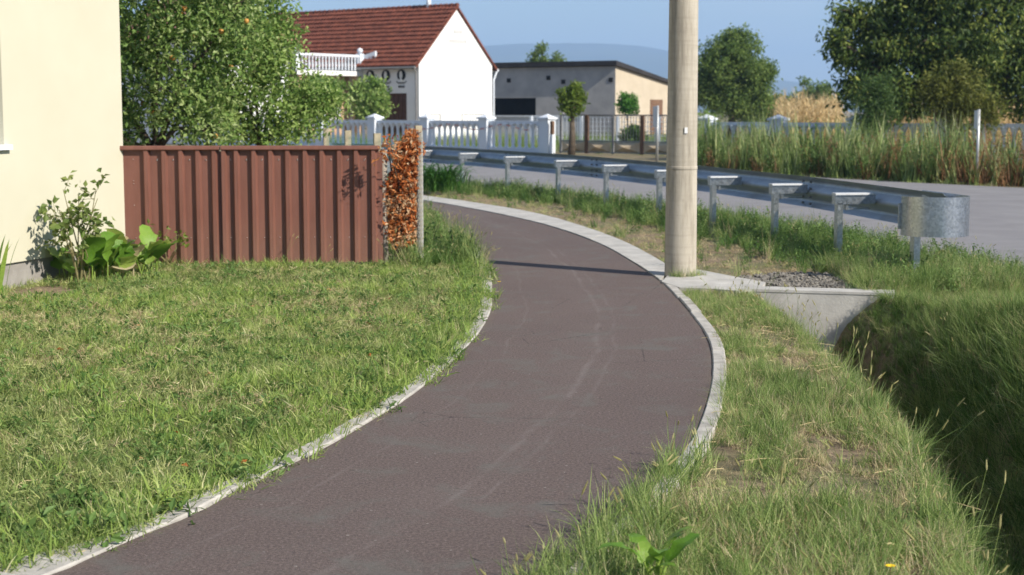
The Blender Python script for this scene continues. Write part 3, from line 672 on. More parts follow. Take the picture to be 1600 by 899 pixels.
def scatter(name, cname, pts, idx, scl, label, cat, tilt=.15, zs=None, tiltdir=None):
    n = len(pts); me = bpy.data.meshes.new(name); me.from_pydata(np.asarray(pts).tolist(), [], [])
    rot = np.stack([rng.normal(0, tilt, n), rng.normal(0, tilt, n), rng.random(n) * 6.283], 1)
    s3 = np.repeat(np.asarray(scl)[:, None], 3, 1) * np.array([1, 1, 1.0]); s3[:, 2] *= (zs if zs is not None else (.75 + .5 * rng.random(n)))
    for nm, ty, dat, key in (('idx', 'INT', np.asarray(idx).astype(np.int32), 'value'), ('rot', 'FLOAT_VECTOR', rot.astype(np.float32).ravel(), 'vector'), ('scl', 'FLOAT_VECTOR', s3.astype(np.float32).ravel(), 'vector')):
        at = me.attributes.new(nm, ty, 'POINT'); at.data.foreach_set(key, dat)
    o = bpy.data.objects.new(name, me); C.objects.link(o); ORG[o.name] = (0, 0, 0)
    md = o.modifiers.new('scatter', 'NODES'); md.node_group = COLLS[cname][0]
    return tag(o, label, cat, kind='stuff')
def spray(n, x0, x1, y0, y1, margin=260):
    x = rng.uniform(x0, x1, n); y = rng.uniform(y0, y1, n)
    pix, zc = topix(np.stack([x, y, np.zeros(n)], 1)); k = (pix[:, 0] > -margin) & (pix[:, 0] < 1600 + margin) & (pix[:, 1] < 899 + 300) & (zc > .5)
    return x[k], y[k]
# ------------------------------------------------------------------ grass
coll('lawn', [blade_tuft('g', 40, .058, .55, .0042, .06, 1.5, M['lawn'], 10 + i) for i in range(4)] +
     [blade_tuft('g', 22, .085, .5, .006, .06, 1.25, M['lawn_light'], 20 + i) for i in range(2)] +
     [blade_tuft('g', 30, .06, .5, .0035, .07, 1.7, M['dry'], 30 + i, curl=.9) for i in range(2)] +
     [leafy_weed('g', 9, .07, .035, M['weed'], 35 + i, .09) for i in range(2)])
coll('verge', [blade_tuft('g', 32, .14, .5, .0042, .06, 1.1, M['long'], 40 + i, 4) for i in range(3)] +
     [blade_tuft('g', 26, .20, .45, .005, .07, 1.05, M['long'], 50 + i, 4) for i in range(2)] +
     [blade_tuft('g', 24, .15, .5, .0035, .08, 1.1, M['dry'], 60, 4)] +
     [foxtail('g', 2, .27, M['long'], M['head'], 70 + i, .05, .045, .0045) for i in range(3)])
coll('tall', [blade_tuft('g', 30, .42, .4, .006, .08, .75, M['long'], 80 + i, 4, .8) for i in range(3)] +
     [blade_tuft('g', 26, .34, .4, .008, .08, .7, M['deep'], 90 + i, 4, .8) for i in range(2)] +
     [foxtail('g', 3, .42, M['long'], M['head'], 95 + i, .07, .055, .005) for i in range(2)] +
     [leafy_weed('g', 10, .34, .055, M['weed'], 100 + i, .14) for i in range(2)] +
     [blade_tuft('g', 16, .45, .4, .0035, .08, .55, M['dry'], 104, 4, .6)])
XL = lambda y: np.interp(y, PL[:, 1], PL[:, 0]); XR = lambda y: np.interp(y, PR[:, 1], PR[:, 0])
LIP = lambda y: np.interp(y, LIPY, LIPX); RIP = lambda y: np.interp(y, LIPY, RIPX)
ROADX = lambda y: np.interp(y, RNs[:, 1], RNs[:, 0])
def pts3(x, y, dz=0.0): return np.stack([x, y, height(x, y) + .018 + dz], 1)
def wall_ok(x, y):                                  # in front of the yellow wall
    q = np.stack([x - hc[0], y - hc[1]], -1) @ inn; return q < -.04
# lawn between the house, the brown fence and the path
x, y = spray(52000, -7, 1.0, 3.0, 15.85)
k = (x < XL(y) - .075 - .22 * np.clip((5.45 - y) / .6, 0, 1) + .075 * (fbm(x, y, 1.5, 77) > .52)) & wall_ok(x, y) & (y < fl[1] - .03)
x, y = x[k], y[k]
n1 = fbm(x, y, .9, 5); n2 = fbm(x, y, 2.2, 8); edge = XL(y) - x
bare = np.exp(-(((x + 4.15) / .5) ** 2 + ((y - 13.6) / .55) ** 2)) * 1.3
keep = rng.random(len(x)) > bare + np.clip((fbm(x, y, 1.6, 21) - .62) * 2.4, 0, .55)
x, y, n1, n2, edge = x[keep], y[keep], n1[keep], n2[keep], edge[keep]
u = rng.random(len(x)); idx = np.where(u < np.clip(.10 + (n1 - .45) * 1.7, .05, .6), 6 + (u * 997 % 2).astype(int), (u * 991 % 4).astype(int))
u2 = rng.random(len(x)); lush = (u2 < np.clip((n2 - .5) * 1.8, .03, .5)) | ((edge < .35) & (u2 < .5))
idx = np.where(lush, 4 + (u2 * 983 % 2).astype(int), idx)
idx = np.where(rng.random(len(x)) < .05, 8 + (u2 * 977 % 2).astype(int), idx)
scl = .75 + .5 * n2 + .25 * (edge < .3) + .2 * rng.random(len(x)); scl *= np.where(y < 6.2, 1.12, 1.0)
scatter('lawn_grass', 'lawn', pts3(x, y), idx, scl, 'rough mown green lawn with dry patches left of the path', 'grass', .42)
# long blades hanging over the kerb and weeds along the fence foot
x, y = spray(5200, -6, 1, 3, 15.8); e = XL(y) - x
k = wall_ok(x, y) & (((e > .02) & (e < .26) & (fbm(x, y, 1.3, 30) > .46)) | ((y > fl[1] - .22) & (y < fl[1] - .04) & (x < fr[0] + .2) & (rng.random(len(x)) < .8)))
x, y = x[k], y[k]; scatter('edge_grass', 'verge', pts3(x, y), rng.integers(0, 7, len(x)), .55 + .4 * rng.random(len(x)), 'long grass along the left kerb and the foot of the brown fence', 'grass', .35)
# tall weeds between the wire fence and the path behind the brown fence's end
x, y = spray(3800, -3.5, .2, 15.3, 27.5)
k = (x < XL(y) - .03) & (x > np.interp(y, [15.3, 16.2, 27], [-1.25, -1.15, -3.6])) & ((y < 17) | (rng.random(len(x)) < .8))
x, y = x[k], y[k]; scatter('path_weeds', 'tall', pts3(x, y), rng.integers(0, 10, len(x)), .45 + .4 * rng.random(len(x)), 'tall weedy grass between the wire fence and the path', 'grass', .2)
# verge between the path and the ditch
x, y = spray(26000, -1.2, 2.6, 2.6, 13.5)
k = (x > XR(y) + .085) & (x < LIP(y) + .05) & ~inside(x, y, ap); x, y = x[k], y[k]
n1 = fbm(x, y, 1.25, 41); lipd = LIP(y) - x; pe = x - XR(y)
spot = sum(np.exp(-(((x - G(a, b)[0]) / .17) ** 2 + ((y - G(a, b)[1]) / (.5 if b < 650 else .3)) ** 2)) for a, b in ((1180, 600), (1140, 700), (1300, 690), (1265, 590), (1330, 760), (1215, 520)))
worn = np.clip((n1 - .43) * 4.6 + spot * 1.1, 0, .95) * np.clip(lipd / .15, .25, 1) * np.where(y < 6, .45, 1) * np.where(y > 11.3, .5, 1)
keep = rng.random(len(x)) > worn; x, y, n1, lipd, pe, worn = x[keep], y[keep], n1[keep], lipd[keep], pe[keep], worn[keep]
idx = (rng.random(len(x)) * 5).astype(int); u = rng.random(len(x))
idx = np.where(u < .16 + .6 * worn, 5, idx); fox = (u > .992) | ((lipd < .3) & (u > .91)) | ((y < 6.4) & (u > .965)) ; idx = np.where(fox, 6 + (u * 977 % 3).astype(int), idx)
scl = (.42 + .25 * rng.random(len(x)) + .12 * np.clip(1 - lipd / .5, 0, 1) * (y < 9.5) + .20 * (y < 6.3) * (lipd > .3) - .12 * worn) * np.where((y > 9.5) & (lipd < .6), .8, 1)
scl = np.where(fox, np.maximum(scl, .62 + .3 * rng.random(len(x))), scl)
scatter('verge_grass', 'verge', pts3(x, y), idx, scl, 'worn grassy verge with seed heads between path and ditch', 'grass', .38)
x, y = spray(6000, -1.5, 2.3, 2.6, 13); k = (x > XR(y) + .085) & (x < LIP(y)); x, y = x[k], y[k]
spot = sum(np.exp(-(((x - G(a, b)[0]) / .15) ** 2 + ((y - G(a, b)[1]) / .35) ** 2)) for a, b in ((1180, 600), (1140, 700), (1300, 690), (1265, 590), (1330, 760)))
k = rng.random(len(x)) > spot * .8; x, y = x[k], y[k]
scatter('verge_turf', 'lawn', pts3(x, y), np.where(rng.random(len(x)) < .45, 6 + rng.integers(0, 2, len(x)), rng.integers(0, 4, len(x))), .6 + .4 * rng.random(len(x)), 'short dry turf under the longer grass of the verge', 'grass', .25)
x, y = spray(2600, -1.2, 1.2, 3.2, 7.6); d_ = x - XR(y); k = (d_ > -.04 - .05 * (y < 6)) & (d_ < .16) & (rng.random(len(x)) < np.clip((7.3 - y) / 1.2, 0, 1)); x, y = x[k], y[k]; u = rng.random(len(x))
scatter('kerb_grass', 'verge', pts3(x, y, .02), np.where(u < .1, 6 + rng.integers(0, 3, len(x)), rng.integers(0, 5, len(x))), .6 + .35 * rng.random(len(x)), 'long grass overhanging the near right edge of the path', 'grass', .22)
# ditch sides
x, y = spray(22000, 1.3, 5.2, 2.6, 13.3); tq = (x - LIP(y)) / (RIP(y) - LIP(y))
k = (tq > .02) & (tq < 1.05) & ~((tq > .15) & (tq < .50) & (rng.random(len(x)) < .5)) & ~((tq < .17) & (rng.random(len(x)) < .6)) & (y < WALLY(x) - .1 - 1.4 * (tq < .4)); x, y, tq = x[k], y[k], tq[k]
u = rng.random(len(x)); idx = np.where(u < .86, rng.integers(0, 5, len(x)), np.where(u < .90, 5 + rng.integers(0, 2, len(x)), 9))
scl = (np.where(tq < .2, .22, np.where(tq > .62, .42, .42)) + .3 * rng.random(len(x))) * np.clip((13.2 - y) / 1.6, .55, 1)
scatter('ditch_grass', 'tall', pts3(x, y), idx, scl, 'long grass covering both sides of the ditch', 'grass', .45)
# strip between ditch and road
x, y = spray(12000, 2.6, 6.2, 5, 15.4); k = (x > np.where(y < 13.3, RIP(y) - .05, 3.1)) & (x < ROADX(y) - .02 + .1 * rng.random(len(x))) & (y < 15.6); x, y = x[k], y[k]
u = rng.random(len(x)); idx = np.where(u < .72, rng.integers(0, 3, len(x)), np.where(u < .77, 5 + rng.integers(0, 2, len(x)), np.where(u < .9, 9, 7)))
scatter('bank_grass', 'tall', pts3(x, y), idx, (.34 + .26 * rng.random(len(x))) * np.clip((12.9 - y) / 1.2, .42, 1) ** np.where(y < 13.3, 1, 0), 'sunlit long grass on the bank between ditch and road', 'grass', .4)
# under the guardrail
OGX = lambda y: np.interp(y, Og[:, 1], Og[:, 0])
grav = np.array([G(*p)[:2] for p in [(1130, 436), (1220, 425), (1345, 428), (1372, 452), (1300, 451), (1225, 448)]])
PX = lambda y: np.interp(y, PP[:, 1], PP[:, 0])
x, y = spray(17000, -4.5, 5.0, 13.5, 37); d = np.abs(x - PX(y) + .05)
k = (x > np.where(y < 14.7, 1.75, OGX(y) + .02)) & (x < ROADX(y) + .06) & ~inside(x, y, grav) & ~inside(x, y, ap)
cover = np.clip(1.15 - np.maximum(PX(y) - x - .1, 0) * 1.55, .03, 1); cover = np.where(y > 30.5, np.maximum(cover, .5), cover)
k &= rng.random(len(x)) < cover * (.55 + .7 * fbm(x, y, 1.1, 55)); x, y = x[k], y[k]
u = rng.random(len(x)); idx = np.where(u < .62, np.where(u < .4, 3 + rng.integers(0, 2, len(x)), rng.integers(0, 3, len(x))), np.where(u < .88, 7 + rng.integers(0, 2, len(x)), np.where(u < .96, 5 + rng.integers(0, 2, len(x)), 9)))
scatter('guardrail_grass', 'tall', pts3(x, y), idx, .38 + .32 * rng.random(len(x)), 'dark green grass and weeds growing under the guardrail', 'grass', .25)
x, y = spray(5500, -3, 3.5, 14, 32); k = (x > OGX(y) + .0) & (x < PX(y) - .1) & ~inside(x, y, grav); x, y = x[k], y[k]
scatter('dry_litter', 'lawn', pts3(x, y), np.where(rng.random(len(x)) < .75, 6 + rng.integers(0, 2, len(x)), rng.integers(0, 4, len(x))), .6 + .5 * rng.random(len(x)), 'dry straw-coloured tufts on the bare strip beside the gutter', 'grass', .35)
# gravel patch and stones
gm = MB(); gx_ = rng.uniform(1.7, 3.6, 2600); gy_ = rng.uniform(13.2, 15.6, 2600); k = inside(gx_, gy_, grav)
for a, b in zip(gx_[k], gy_[k]):
    s_ = rng.uniform(.012, .032); v = unit(rng.normal(0, 1, (6, 3)) * .4 + np.array([[1, 0, 0], [-1, 0, 0], [0, 1, 0], [0, -1, 0], [0, 0, 1], [0, 0, -1]])) * s_ * [1, 1, .7] + [a, b, .0]
    gm.add(v, [(0, 2, 4), (2, 1, 4), (1, 3, 4), (3, 0, 4), (2, 0, 5), (1, 2, 5), (3, 1, 5), (0, 3, 5)])
tag(gm.build('gravel', M['gravel']), 'patch of grey gravel behind the culvert headwall', 'gravel', kind='stuff')
gp = MB().prism([tuple(p) for p in grav], -.1, -.008).build('gravel_bed', M['gravel']); gp['kind'] = 'structure'
# loose grit on the path, mostly along its edges
pg = MB()
for i in range(420):
    j = int(rng.integers(4, NP - 40)); q = rng.beta(.45, .45); c_ = PL[j] * (1 - q) + PR[j] * q + rng.normal(0, .06, 2); s_ = rng.uniform(.002, .005)
    v = unit(rng.normal(0, 1, (6, 3)) * .4 + np.array([[1, 0, 0], [-1, 0, 0], [0, 1, 0], [0, -1, 0], [0, 0, 1], [0, 0, -1]])) * s_ * [1, 1, .6] + [c_[0], c_[1], .002]
    pg.add(v, [(0, 2, 4), (2, 1, 4), (1, 3, 4), (3, 0, 4), (2, 0, 5), (1, 2, 5), (3, 1, 5), (0, 3, 5)])
tag(pg.build('path_grit', M['gravel']), 'loose pale grit scattered over the asphalt path', 'grit', kind='stuff')
a = rng.uniform(-2.6, 1.2, 26); rr_ = rng.uniform(.16, .22, 26); x = pb[0] + rr_ * np.cos(a); y = pb[1] + rr_ * np.sin(a); k = x > pb[0] - .1; x, y = x[k], y[k]
scatter('pole_weeds', 'verge', pts3(x, y, .03), rng.integers(0, 6, len(x)), .4 + .3 * rng.random(len(x)), 'thin grass tufts around the foot of the utility pole', 'grass', .25)
# straw and fallen leaves on lawn and verge
sm = MB()
for i in range(260):
    if i % 2: yy = rng.uniform(4.5, 15); xx = XL(yy) - .1 - abs(rng.normal(0, 1.8))
    else: yy = rng.uniform(4.5, 12.5); xx = rng.uniform(XR(yy) + .1, LIP(yy))
    if not wall_ok(np.array(xx), np.array(yy)): continue
    z = float(height(xx, yy)) +   .035 + .02 * rng.random(); a = rng.random() * 6.28; l_ = rng.uniform(.05, .2)
    sm.tube([(xx, yy, z), (xx + l_ * .5 * math.cos(a), yy + l_ * .5 * math.sin(a), z + .006), (xx + l_ * math.cos(a + .3), yy + l_ * math.sin(a + .3), z - .01)],   .0015, 3, False)
tag(sm.build('loose_straw', M['straw']), 'loose dry straw lying scattered over the lawn and verge', 'straw', kind='stuff')
lf = MB(); n = 40; yy = rng.uniform(4.5, 14, n); xx = XL(yy) - .1 - rng.random(n) * 3; k = wall_ok(xx, yy); xx, yy = xx[k], yy[k]; n = len(xx)
leaf_batch(lf, np.stack([xx, yy, height(xx, yy) + .05], 1), unit(rng.normal(0, 1, (n, 3)) * [1, 1, .3]), unit(rng.normal(0, .5, (n, 3)) + [0, 0, 1]), .05, .03, rng.random(n))
tag(lf.build('fallen_leaves', M['dead_leaf'], fix=False), 'brown fallen leaves scattered in the lawn', 'leaves', kind='stuff')

# ------------------------------------------------------------------ plants by the yellow house
def arch_leaf(mb, p, a, L, Wd, rise, val, droop=.9, cup=.2, n=6):
    out = np.array([math.cos(a), math.sin(a), 0]); sd_ = np.array([-out[1], out[0], 0]); vs = []; cur = np.array(p, float); ang = rise
    for i in range(n + 1):
        q = i / n; w_ = Wd * .5 * (math.sin(math.pi * min(1, q * .93 + .04)) ** (.5 if Wd > .1 else .7)) * (.12 if i == 0 else 1) * (0.03 if i == n else 1)
        nrm_ = np.array([0, 0, 1]) * math.cos(ang) - out * math.sin(ang)
        wv1, wv2 = (rng.normal(0, .13, 2) if Wd > .06 else (0, 0)); vs += [cur - sd_ * w_ * (1 + wv1) + nrm_ * w_ * (cup + wv2), cur.copy(), cur + sd_ * w_ * (1 + wv2) + nrm_ * w_ * (cup + wv1)]
        cur = cur + L / n * (out * math.cos(ang) + np.array([0, 0, 1]) * math.sin(ang)); ang -= droop / n * (1 + q)
    fs = [q for i in range(n) for q in ((3 * i, 3 * i + 1, 3 * i + 4, 3 * i + 3), (3 * i + 1, 3 * i + 2, 3 * i + 5, 3 * i + 4))]
    mb.add(vs, fs, val)
def broad_plant(name, label, cat, base, n, L, Wd, mat, seed, rise=(.3, 1.3), spread=.12, yellow=0):
    r = np.random.default_rng(seed); t = thing(name, label, cat, base)
    for i in range(n):
        mb = MB(); a = i * 2.4 + r.normal(0, .3); l_ = L * (.6 + .6 * r.random()); rs = rise[0] + (rise[1] - rise[0]) * r.random()
        p = np.array(base) + [spread * r.normal(), spread * r.normal(), .02]
        pet = p + np.array([math.cos(a), math.sin(a), 0]) * l_ * .2 * math.cos(rs) + [0, 0, l_ * (.25 + .4 * r.random()) * math.sin(rs)]
        mb.tube([p, pet], [.008, .006], 5, False, .8)
        arch_leaf(mb, pet, a, l_, Wd * (.7 + .5 * r.random()), rs, float(np.clip(r.normal(.5, .3), 0, 1)), .45 + .5 * r.random(), .25, 8)
        mb.build('leaf', M['dry'] if i < yellow else mat, t, True, fix=False)
    return t
broad_plant('leafy_plant', 'low plant with big glossy green leaves below the rose stems by the house', 'plant', (*G(150, 436)[:2], -.02), 34, .30, .21, M['broad_leaf'], 3, (.6, 1.5), .15, 3)
broad_plant('leafy_plant', 'big glossy rounded leaves spreading against the brown fence corner', 'plant', (*G(203, 428)[:2], -.02), 22, .29, .21, M['broad_leaf'], 4, (.5, 1.45), .13, 2)
broad_plant('broadleaf_weed', 'bright green broad-leaved weed in the near grass beside the path', 'weed', (*G(1022, 925)[:2], 0.02), 9, .15, .055, M['broad_leaf'], 9, (.7, 1.45), .03)
def twiggy(name, label, base, h, n, leaf, mat, seed, spread, per=9):
    r = np.random.default_rng(seed); base = np.array(base, float); t = thing(name, label, 'shrub', base); sm_ = MB(); lm = MB(); P = []; D = []
    for i in range(n):
        a = r.random() * 6.283; e = base + [spread * r.normal() * .6, spread * r.normal() * .3, h * (.6 + .45 * r.random())]; md = (base + e) / 2 + r.normal(0, .03, 3)
        sm_.tube([base + r.normal(0, .03, 3) * [1, 1, 0], md, e], [.009, .006, .003], 5, False)
        for q in range(4):
            b0 = md + (e - md) * r.random(); b1 = b0 + unit(r.normal(0, 1, 3) + [0, 0, .3]) * h * .22; sm_.tube([b0, b1], [.003, .0015], 4, False)
            for k_ in range(per): P.append(b0 + (b1 - b0) * (.3 + .8 * r.random()) + r.normal(0, .02, 3)); D.append(unit(r.normal(0, 1, 3)))
    P = np.array(P); D = np.array(D); L = leaf * (.6 + .8 * r.random(len(P)))
    leaf_batch(lm, P, D, unit(r.normal(0, 1, (len(P), 3)) + [0, 0, .8]), L, L * .62, r.normal(.5, .22, len(P)))
    sm_.build('stem', M['stem'], t); lm.build('leaves', mat, t, fix=False); return t
twiggy('rose_shrub', 'thin rose shrub with bare stems and sparse leaves against the yellow wall', (*G(125, 440)[:2], 0), .84, 9, .07, M['rose_leaf'], 5, .27, 10)
twiggy('small_shrub', 'sparse yellowish sapling standing before the brown fence', (*G(262, 416)[:2], 0), .42, 4, .055, M['lime_leaf'], 8, .16, 4)
t = thing('iris_plant', 'upright sword-shaped leaves at the corner of the yellow wall', 'plant', (*G(-4, 462)[:2], 0)); ib = ORG[t.name]
for i in range(9):
    mb = MB(); arch_leaf(mb, np.array(ib) + rng.normal(0, .03, 3) * [1, 1, 0], rng.random() * 6.28, .4 + .15 * rng.random(), .045, 1.25 + .25 * rng.random(), float(rng.random()), .25, .1)
    mb.build('leaf', M['broad_leaf'], t, True, fix=False)
for px, py, lab in ((1391, 893, 'single yellow flower in the near grass by the ditch'), (780, 441, 'yellow flower leaning over the left kerb near the pole shadow')):
    g = G(px, py + 30); h_ = .13 if py > 800 else .16; t = thing('yellow_flower', lab, 'flower', (g[0], g[1], 0))
    e = A(px, py, g[1]); e[2] = max(e[2], .08)
    MB().tube([(g[0], g[1], -.02), e], .0022, 4, False).build('stem', M['stem'], t)
    pm = MB()
    for q in range(11):
        arch_leaf(pm, e, q * .571, .02, .009, .5, .5, .5)
    pm.build('petals', M['yellow_petal'], t, fix=False)

# ------------------------------------------------------------------ posts, wire fence and dead hedge by the fence end
wp = [(-.985, 16.25), (-1.66, 19.0), (-2.32, 21.8), (-2.95, 24.5)]
t = thing('wire_fence', 'green wire mesh fence on yellowish concrete posts along the path', 'fence', (*wp[0], 0))
for i, p in enumerate(wp):
    hh = 1.42 if i == 0 else 1.30; MB().box((*p, hh / 2 - .1), (.07 if i == 0 else .085, .07 if i == 0 else .085, hh + .2), (wp[1][0] - wp[0][0], wp[1][1] - wp[0][1])).build('post', M['post_c'], t)
for i in range(3):
    a = np.array(wp[i]); b = np.array(wp[i + 1]); wm = MB(); n = 34
    for z in np.linspace(.06, 1.2, 13): wm.tube([(*a, z), (*((a + b) / 2), z - .015), (*b, z)], .0016, 3, False)
    for q in np.linspace(0, 1, n): p = a + (b - a) * q; wm.tube([(*p, .04), (*p, 1.22)], .0013, 3, False)
    wm.build('mesh', M['wire'], t)
t = thing('wooden_post', 'weathered grey wooden post between brown fence and dead hedge', 'post', (*G(602, 410)[:2], 0)); b = G(602, 410)
MB().tube([(b[0] + .005, b[1], -.2), (b[0] - .01, b[1], .6), (b[0], b[1], 1.17)], [.036, .034, .032], 8).build('shaft', M['wood_grey'], t, True)
t = thing('mesh_roll', 'grey speckled roll of wire netting standing at the hedge end', 'netting', (*G(655, 408)[:2], 0)); b = G(655, 408) + [.02, -.12, 0]
rm = MB()
for k_ in range(15):
    a = k_ / 15 * 6.283
    rm.tube([(b[0] + .032 * math.cos(a + s_), b[1] + .032 * math.sin(a + s_), 1.36 * s_ / 6.0) for s_ in np.linspace(0, 6, 20)], .0022, 3, False)
    rm.tube([(b[0] + .032 * math.cos(a - s_), b[1] + .032 * math.sin(a - s_), 1.36 * s_ / 6.0) for s_ in np.linspace(0, 6, 20)], .0022, 3, False)
rm.build('netting', M['wire_grey'], t); MB().tube([(b[0], b[1], -.1), (b[0], b[1], 1.36)], .024, 8).build('core', M['post_c'], t)
b = G(627, 409); b[2] = 0; t = thing('dead_hedge', 'narrow dead hedge of dry orange-brown leaves at the fence end', 'hedge', b)
r = np.random.default_rng(12); n = 5400; z = r.random(n) ** .85 * 1.18 + .17
cx = b[0] + .0 + .13 * np.clip((z - .75) / .6, 0, 1); hw = np.interp(z, [.1, .3, .9, 1.15, 1.4], [.05, .13, .15, .13, .04]) * (.7 + .6 * vnoise(z * 7, z * 0, 1, 9))
P = np.stack([cx + hw * r.uniform(-1, 1, n), b[1] + .14 * r.normal(0, .6, n), z], 1); D = unit(r.normal(0, 1, (n, 3)) + [0, 0, -.35])
sp0 = np.array([-1.25, fl[1] - .2, 1.18]); P[-110:] = sp0 + r.normal(0, 1, (110, 3)) * [.055, .04, .075]; z = P[:, 2]
L = .05 * (.45 + 1.1 * r.random(n)); lm = MB(); leaf_batch(lm, P, D, unit(r.normal(0, 1, (n, 3))), L, L * .45, np.clip(vnoise(z * 6, P[:, 0] * 9, 1, 4) * .6 + r.normal(.15, .27, n) + .25 * (z < .7), 0, 1), .35)
lm.build('leaves', M['dead_leaf'], t, fix=False); sm_ = MB()
for i in range(22):
    e = b + [r.uniform(-.14, .2), r.uniform(-.1, .1), r.uniform(.9, 1.35)]; sm_.tube([b + r.normal(0, .04, 3) * [1, 1, 0] - [0, 0, .1], (b + e) / 2 + r.normal(0, .03, 3), e], [.012, .008, .003], 5, False)
sm_.tube([b + [0, 0, .7], (b + sp0) / 2 + [0, 0, .4], sp0], [.008, .006, .003], 5, False)
sm_.build('stem', M['bark'], t)
# ornamental grass clump
b = G(688, 302); b[2] = 0; t = thing('ornamental_grass', 'lush arching green grass clump at the far gutter', 'plant', b)
mb = MB(); r = np.random.default_rng(15)
for i in range(260):
    a = r.random() * 6.283; arch_leaf(mb, b + [.22 * r.normal(), .2 * r.normal(), 0], a, .62 + .4 * r.random(), .022, 1.15 + .35 * r.random(), float(r.random()), 1.5, .2, 5)
mb.build('blades', M['clump'], t, fix=False)

# ------------------------------------------------------------------ trees behind the brown fence
tree('apple_tree', 'dense apple tree with orange fruit behind the brown fence', 'tree', (*A(240, 226, 20)[:2], 0),
     [((-.1, 0, 2.35), (1.05, .9, .95)), ((.5, .1, 1.75), (.7, .7, .6)), ((-.7, -.1, 1.6), (.7, .7, .55)), ((.1, 0, 3.3), (.95, .8, .7)), ((-.9, .2, 2.8), (.7, .7, .8)), ((.95, .1, 2.7), (.6, .6, .8)), ((-.5, -.2, 1.3), (.45, .4, .3)), ((.75, -.1, 1.35), (.35, .35, .25))],
     760, 32, .078, M['apple_leaf'], .075, 1.15, clus_r=.2, fruit=30, seed=21)
tree('plum_tree', 'looser fruit tree with light green leaves beside the apple tree', 'tree', (*A(405, 222, 21)[:2], 0),
     [((.0, 0, 2.1), (.75, .7, .7)), ((.58, .1, 1.68), (.52, .5, .40)), ((-.45, 0, 1.7), (.45, .5, .45)), ((-.1, .1, 2.85), (.7, .6, .6)), ((.05, .2, 2.6), (.42, .45, .42)), ((-.7, .1, 2.9), (.55, .5, .7)), ((.95, .2, 1.72), (.26, .3, .3)), ((-.2, .1, 3.5), (.6, .5, .5)), ((.35, -.1, 1.35), (.4, .4, .28)), ((-.25, -.1, 1.3), (.35, .35, .22))],
     600, 32, .074, M['plum_leaf'], .04, 1.2, clus_r=.19, seed=22)

# ------------------------------------------------------------------ white balustrade, gate and yard
F0 = np.array([1.35, 59.0]); FD = np.array([.741, -.671]); FN = np.array([-.671, -.741])
def fp(tq, d=0.0): return F0 + FD * tq + FN * d
blm = MB(); blm.lathe([(.085, 0), (.085, .05), (.055, .09), (.075, .2), (.078, .3), (.055, .5), (.05, .62), (.062, .74), (.12, .86), (.14, .92), (.14, .94)], (0, 0, 0), 10); bal_me = blm.mesh('baluster')
cap_me = MB(); cap_me.box((0, 0, 0), (.56, .56, .07)); cap_me.add([(-.24, -.24, .035), (.24, -.24, .035), (.24, .24, .035), (-.24, .24, .035), (0, 0, .17)], [(0, 1, 4), (1, 2, 4), (2, 3, 4), (3, 0, 4)]); cap_mesh = cap_me.mesh('cap')
FA = math.atan2(FD[1], FD[0])
def balustrade(label, ts):
    base = fp((ts[0] + ts[-1]) / 2); t = thing('balustrade', label, 'fence', (*base, 0), 'white balustrades in front of the yards')
    for q in ts:
        po = MB().box((*fp(q), .62), (.44, .44, 1.3), FD).build('pillar', M['white'], t)
        link('cap', cap_mesh, M['white'], po, loc=(*fp(q), 1.30), rz=FA)
    for a, b in zip(ts[:-1], ts[1:]):
        L = b - a - .44; c_ = fp((a + b) / 2)
        MB().box((*c_, .04), (L, .24, .24), FD).build('plinth', M['white'], t); MB().box((*c_, 1.14), (L, .24, .11), FD).build('rail', M['white'], t)
        n = int(L / .31)
        for i in range(n): q = a + .22 + (i + .5) * L / n; link('baluster', bal_me, M['white'], t, True, loc=(*fp(q), .15))
    return t
balustrade('white balustrade with pointed pillars in front of the white house', [-28.9, -25.8, -22.5, -19.4, -16.25, -13.06, -9.67, -6.52, -3.2, 0])
balustrade('white balustrade mostly hidden behind the tall roadside reeds', [7.39, 10.3, 13.3, 16.3, 19.3])
# striped tape tied along the balusters
tp = MB(); q = np.linspace(-7.5, -.6, 60)
for i in range(59):
    if (i // 2) % 2 == 0:
        a = fp(q[i], .27); b = fp(q[i + 1], .27); za = .95 + .1 * math.sin(q[i] * 2.2); zb = .95 + .1 * math.sin(q[i + 1] * 2.2)
        tp.add([(*a, za - .018), (*b, zb - .018), (*b, zb + .018), (*a, za + .018)], [(0, 1, 2, 3)])
t = thing('barrier_tape', 'red and white barrier tape strung along the white balustrade', 'tape', (*fp(-4, .27), .9)); tp.build('red_stripe', M['tape_red'], t, fix=False)
tp = MB()
for i in range(59):
    if (i // 2) % 2 == 1:
        a = fp(q[i], .27); b = fp(q[i + 1], .27); za = .95 + .1 * math.sin(q[i] * 2.2); zb = .95 + .1 * math.sin(q[i + 1] * 2.2)
        tp.add([(*a, za - .018), (*b, zb - .018), (*b, zb + .018), (*a, za + .018)], [(0, 1, 2, 3)])
tp.build('white_stripe', M['white'], t, fix=False)
